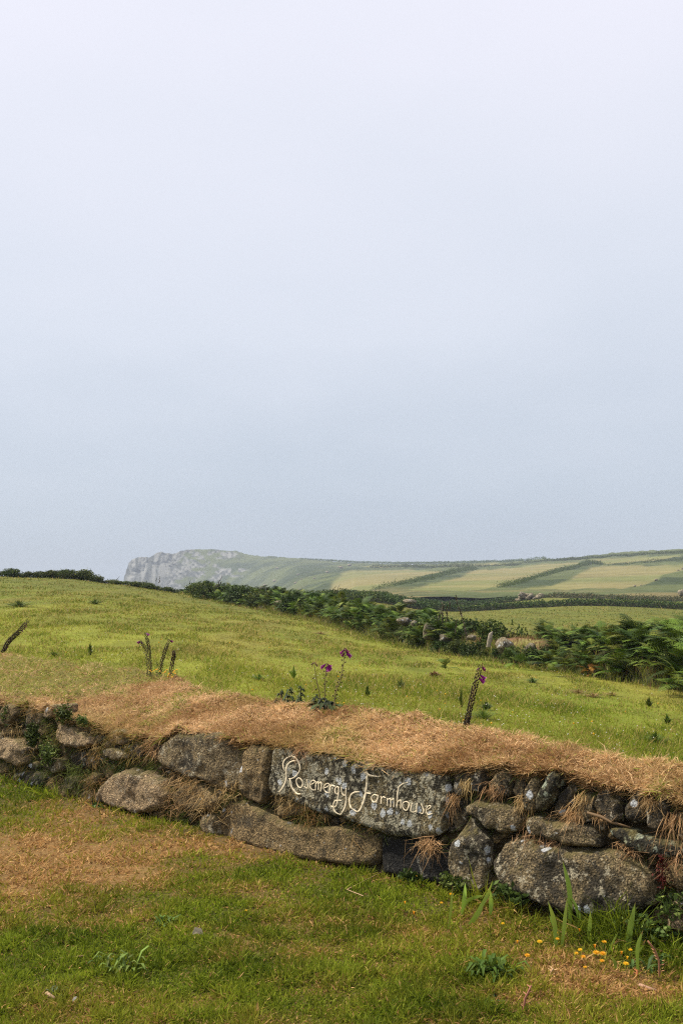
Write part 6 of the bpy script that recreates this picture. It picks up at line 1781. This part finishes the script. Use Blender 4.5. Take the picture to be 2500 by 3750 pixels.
def iris(leaves, label):
    bx, by = I_(*leaves[0][0][0]); p0 = lawn_pos(bx, by)
    e = empty('iris_plant', p0, label, 'iris', 'sword leaved irises at the wall foot')
    rng = random.Random(int(bx))
    for pts, w in leaves:
        b = MB(); q0 = lawn_pos(*I_(*pts[0])); d = q0.y
        P = [at(*I_(*p), d + .03 * i * rng.uniform(-1, 1)) for i, p in enumerate(pts)]
        n = 9; Q = []
        S_ = cr_spline([tuple(p) for p in P], False, 6) if len(P) > 2 else np.array([tuple(P[0].lerp(P[1], i / 8)) for i in range(9)])
        m_ = len(S_); ww = w * 1.3 * .574 * d / F
        wid = [ww * min(1.0, .55 + 1.2 * i / m_) * (1 if i / (m_ - 1) < .55 else max(.04, 1 - ((i / (m_ - 1) - .55) / .45) ** 1.6)) for i in range(m_)]
        c0, c1 = np.array((.20, .30, .035)), np.array((.32, .42, .07)); tone = rng.uniform(.8, 1.15)
        brown = np.array((.30, .19, .06))
        cs = np.array([cmix(c0, c1, i / m_) * tone if i < m_ - 2 or rng.random() < .6 else brown for i in range(m_)])
        b.leaf([Vector(q) for q in S_], wid, cs, up=(.15, -1, .1), fold=.22)
        b.build('leaf', M_leaf, e, p0)
iris([([(70, 440), (85, 330), (98, 160)], 13)], 'single thin iris leaf left of the leaf with the broken tip')
iris([([(155, 350), (172, 240), (178, 145)], 20), ([(150, 345), (190, 262), (250, 235), (302, 225)], 17), ([(200, 410), (275, 300), (320, 215), (354, 128)], 19), ([(225, 400), (262, 340), (296, 290)], 20), ([(338, 350), (342, 270), (338, 190)], 22)], 'iris with a bent leaf in front of the upright stone')
iris([([(755, 560), (745, 400), (706, 262)], 23), ([(758, 480), (740, 410), (714, 352)], 17), ([(792, 560), (810, 400), (828, 238)], 20)], 'iris with three broad leaves at the left of the tall irises')
iris([([(845, 450), (842, 200), (798, 0)], 25), ([(930, 410), (932, 200), (908, 35)], 25), ([(930, 200), (905, 60), (862, -5), (812, -105)], 20), ([(912, 450), (898, 340), (858, 233)], 20), ([(892, 370), (850, 308)], 14), ([(960, 525), (970, 430), (976, 320)], 22), ([(952, 460), (930, 390)], 13), ([(1012, 460), (1000, 320)], 10), ([(1062, 460), (1076, 325)], 12)], 'tallest iris clump before the largest block')
iris([([(1172, 410), (1170, 260), (1172, 140), (1152, 108)], 15), ([(1168, 545), (1180, 460), (1192, 385)], 11), ([(1085, 615), (1110, 540), (1152, 458)], 10), ([(1140, 722), (1130, 650), (1102, 612)], 16)], 'thin leaved iris with one hooked leaf')
iris([([(1215, 420), (1210, 330), (1203, 248)], 27), ([(1214, 585), (1225, 450), (1262, 268)], 32), ([(1205, 565), (1206, 450)], 16)], 'iris with the broadest bright double leaf')
iris([([(1280, 745), (1275, 560), (1312, 443)], 20), ([(1250, 620), (1290, 570), (1322, 540)], 12)], 'iris nearest the right corner of the lawn')

# dried stems and litter
def twig(pts, r, col, label, cat='twig', name='twig', h=0.012):
    b = MB(); P = [lawn_pos(px, py, 0) + Vector((0, 0, h)) if len(p) == 2 else None for p in pts for px, py in [p[:2]]]
    b.tube(P, [r * (1 - .5 * i / len(P)) for i in range(len(P))], col, 5)
    return tag(b.build(name, M_stalk, None, P[0]), label, cat)
def standing(pts, r, col, label, name='withered_weed', cat='weed'):
    b = MB(); q0 = lawn_pos(*pts[0]); d = q0.y; P = [q0 - Vector((0, 0, .01))] + [at(px, py, d) for px, py in pts[1:]]
    b.tube(P, [r * (1 - .4 * i / len(P)) for i in range(len(P))], col, 5)
    for k in range(8):
        i = 1 + k % (len(P) - 1); c_ = P[i - 1].lerp(P[i], .15 + .1 * k); dr = Vector((math.cos(k * 2.1), math.sin(k * 2.1), .3)) * .022
        b.leaf([c_, c_ + dr * .6, c_ + dr], [.003, .007, .001], np.asarray(col) * 1.2)
    return tag(b.build(name, M_stalk, None, P[0]), label, cat)
standing([I_(1418, 755), I_(1412, 640), I_(1385, 570), I_(1342, 515)], .005, (.28, .12, .07), 'reddish dead stem bending left at the right of the lawn')
standing([I_(1452, 672), I_(1430, 650), I_(1410, 640)], .004, (.28, .13, .07), 'short reddish side stem beside the bending dead stem')
standing([I_(1278, 750), I_(1274, 700)], .006, (.3, .09, .04), 'red stub at the base of the right iris')
standing([I_(1480, 400), I_(1530, 360), I_(1590, 320)], .006, (.30, .15, .10), 'pinkish stick leaning out of the right edge')
standing([I_(705, 765), I_(725, 715), I_(740, 690)], .004, (.42, .27, .15), 'pale straw stalk below the dark rosette')
standing([I_(545, 990), I_(560, 880), I_(600, 800)], .005, (.34, .16, .09), 'brown dead stem at the bottom right of the lawn')
twig([(210, 3522), (263, 3516), (312, 3510)], .006, (.36, .22, .12), 'pale brown stick lying on the left part of the lawn')
twig([(172, 3650), (200, 3668)], .009, (.40, .26, .15), 'short thick straw scrap at the bottom left of the lawn')
twig([(1330, 3290), (1270, 3266), (1400, 3200)], .0028, (.42, .3, .16), 'thin bent straw stalk lying in the middle of the lawn')
twig([(2340, 3620), (2400, 3640)], .009, (.44, .28, .17), 'flattened dry leaf strip at the lower right of the lawn')
twig([(2110, 3610), (2125, 3580), (2150, 3575)], .006, (.40, .30, .12), 'curled dry leaf right of the dark rosette')
# dry curled leaf and a fallen pale petal on the lawn
b = MB(); q = lawn_pos(722, 3432)
b.leaf([q + Vector((-.02, 0, .015)), q + Vector((-.005, 0, .03)), q + Vector((.012, .004, .026)), q + Vector((.026, 0, .010))], [.008, .030, .026, .004], np.array((.40, .33, .24)), up=(0, -1, .6), fold=.4)
tag(b.build('dry_leaf', M_petal, None, q), 'curled greyish dry leaf in the middle of the lawn', 'leaf')
b = MB(); q = lawn_pos(266, 3676)
b.leaf([q + Vector((0, 0, .01)), q + Vector((.008, .004, .02)), q + Vector((.016, .002, .026))], [.004, .011, .002], np.array((.75, .70, .62)), up=(0, -1, .3))
tag(b.build('white_petal', M_petal, None, q), 'tiny white petal at the bottom left of the lawn', 'petal')
# thistle rosette and other broad leaved clumps in the lawn
def rosette(px, py, n, R, tone, label, h=.35):
    p0 = lawn_pos(px, py); e = empty('leaf_rosette', p0, label, 'rosette'); rng = random.Random(int(px))
    for k in range(n):
        b = MB(); a = rng.uniform(0, 6.28); ll = R * rng.uniform(.55, 1.1); d_ = Vector((math.cos(a), math.sin(a), 0)); up = ll * h * rng.uniform(.5, 1.5)
        base = p0 + Vector((rng.gauss(0, R * .35), rng.gauss(0, R * .3), 0))
        P = [base, base + d_ * ll * .35 + Vector((0, 0, up * .8)), base + d_ * ll * .7 + Vector((0, 0, up)), base + d_ * ll + Vector((0, 0, up * .7))]
        b.leaf(P, [.006, R * .16, R * .15, .003], np.asarray(tone) * rng.uniform(.65, 1.4), fold=.3)
        b.build('leaf', M_leaf, e, p0)
rosette(1800, 3590, 80, .10, (.055, .10, .014), 'large dark green leaf rosette in the lower right of the lawn', .7)
rosette(1820, 3680, 16, .06, (.04, .075, .03), 'small dark leaf rosette below the large one')
rosette(610, 3385, 20, .06, (.07, .12, .02), 'small bright leaf rosette in the middle of the lawn', .6)
rosette(450, 3560, 26, .08, (.12, .17, .03), 'pale green spreading grass rosette at the lower left', .7)
rosette(380, 3520, 14, .05, (.04, .07, .02), 'dark small rosette beside the lying stick')
rosette(200, 3640, 14, .05, (.06, .08, .025), 'dull green broad leaf at the bottom left')
rosette(2380, 3560, 18, .07, (.05, .09, .02), 'green leafy clump right of the right iris', .8)

# ------------------------------------------------------------------ sea haze
bm = bmesh.new(); bmesh.ops.create_cube(bm, size=1.0)
me = bpy.data.meshes.new('haze'); bm.to_mesh(me); bm.free()
m, t = new_mat('haze_air')
pv = nd(t, 'VolumePrincipled')
pv.inputs['Density'].default_value = 0.00032
pv.inputs['Color'].default_value = (0.60, 0.68, 0.80, 1)
pv.inputs['Anisotropy'].default_value = 0.0
o = nd(t, 'OutputMaterial'); t.links.new(pv.outputs[0], o.inputs['Volume'])
me.materials.append(m)
hz = add('haze', me, None, (0, 0, 1.5)); hz.scale = (7800, 7800, 147)
tag(hz, kind='stuff')
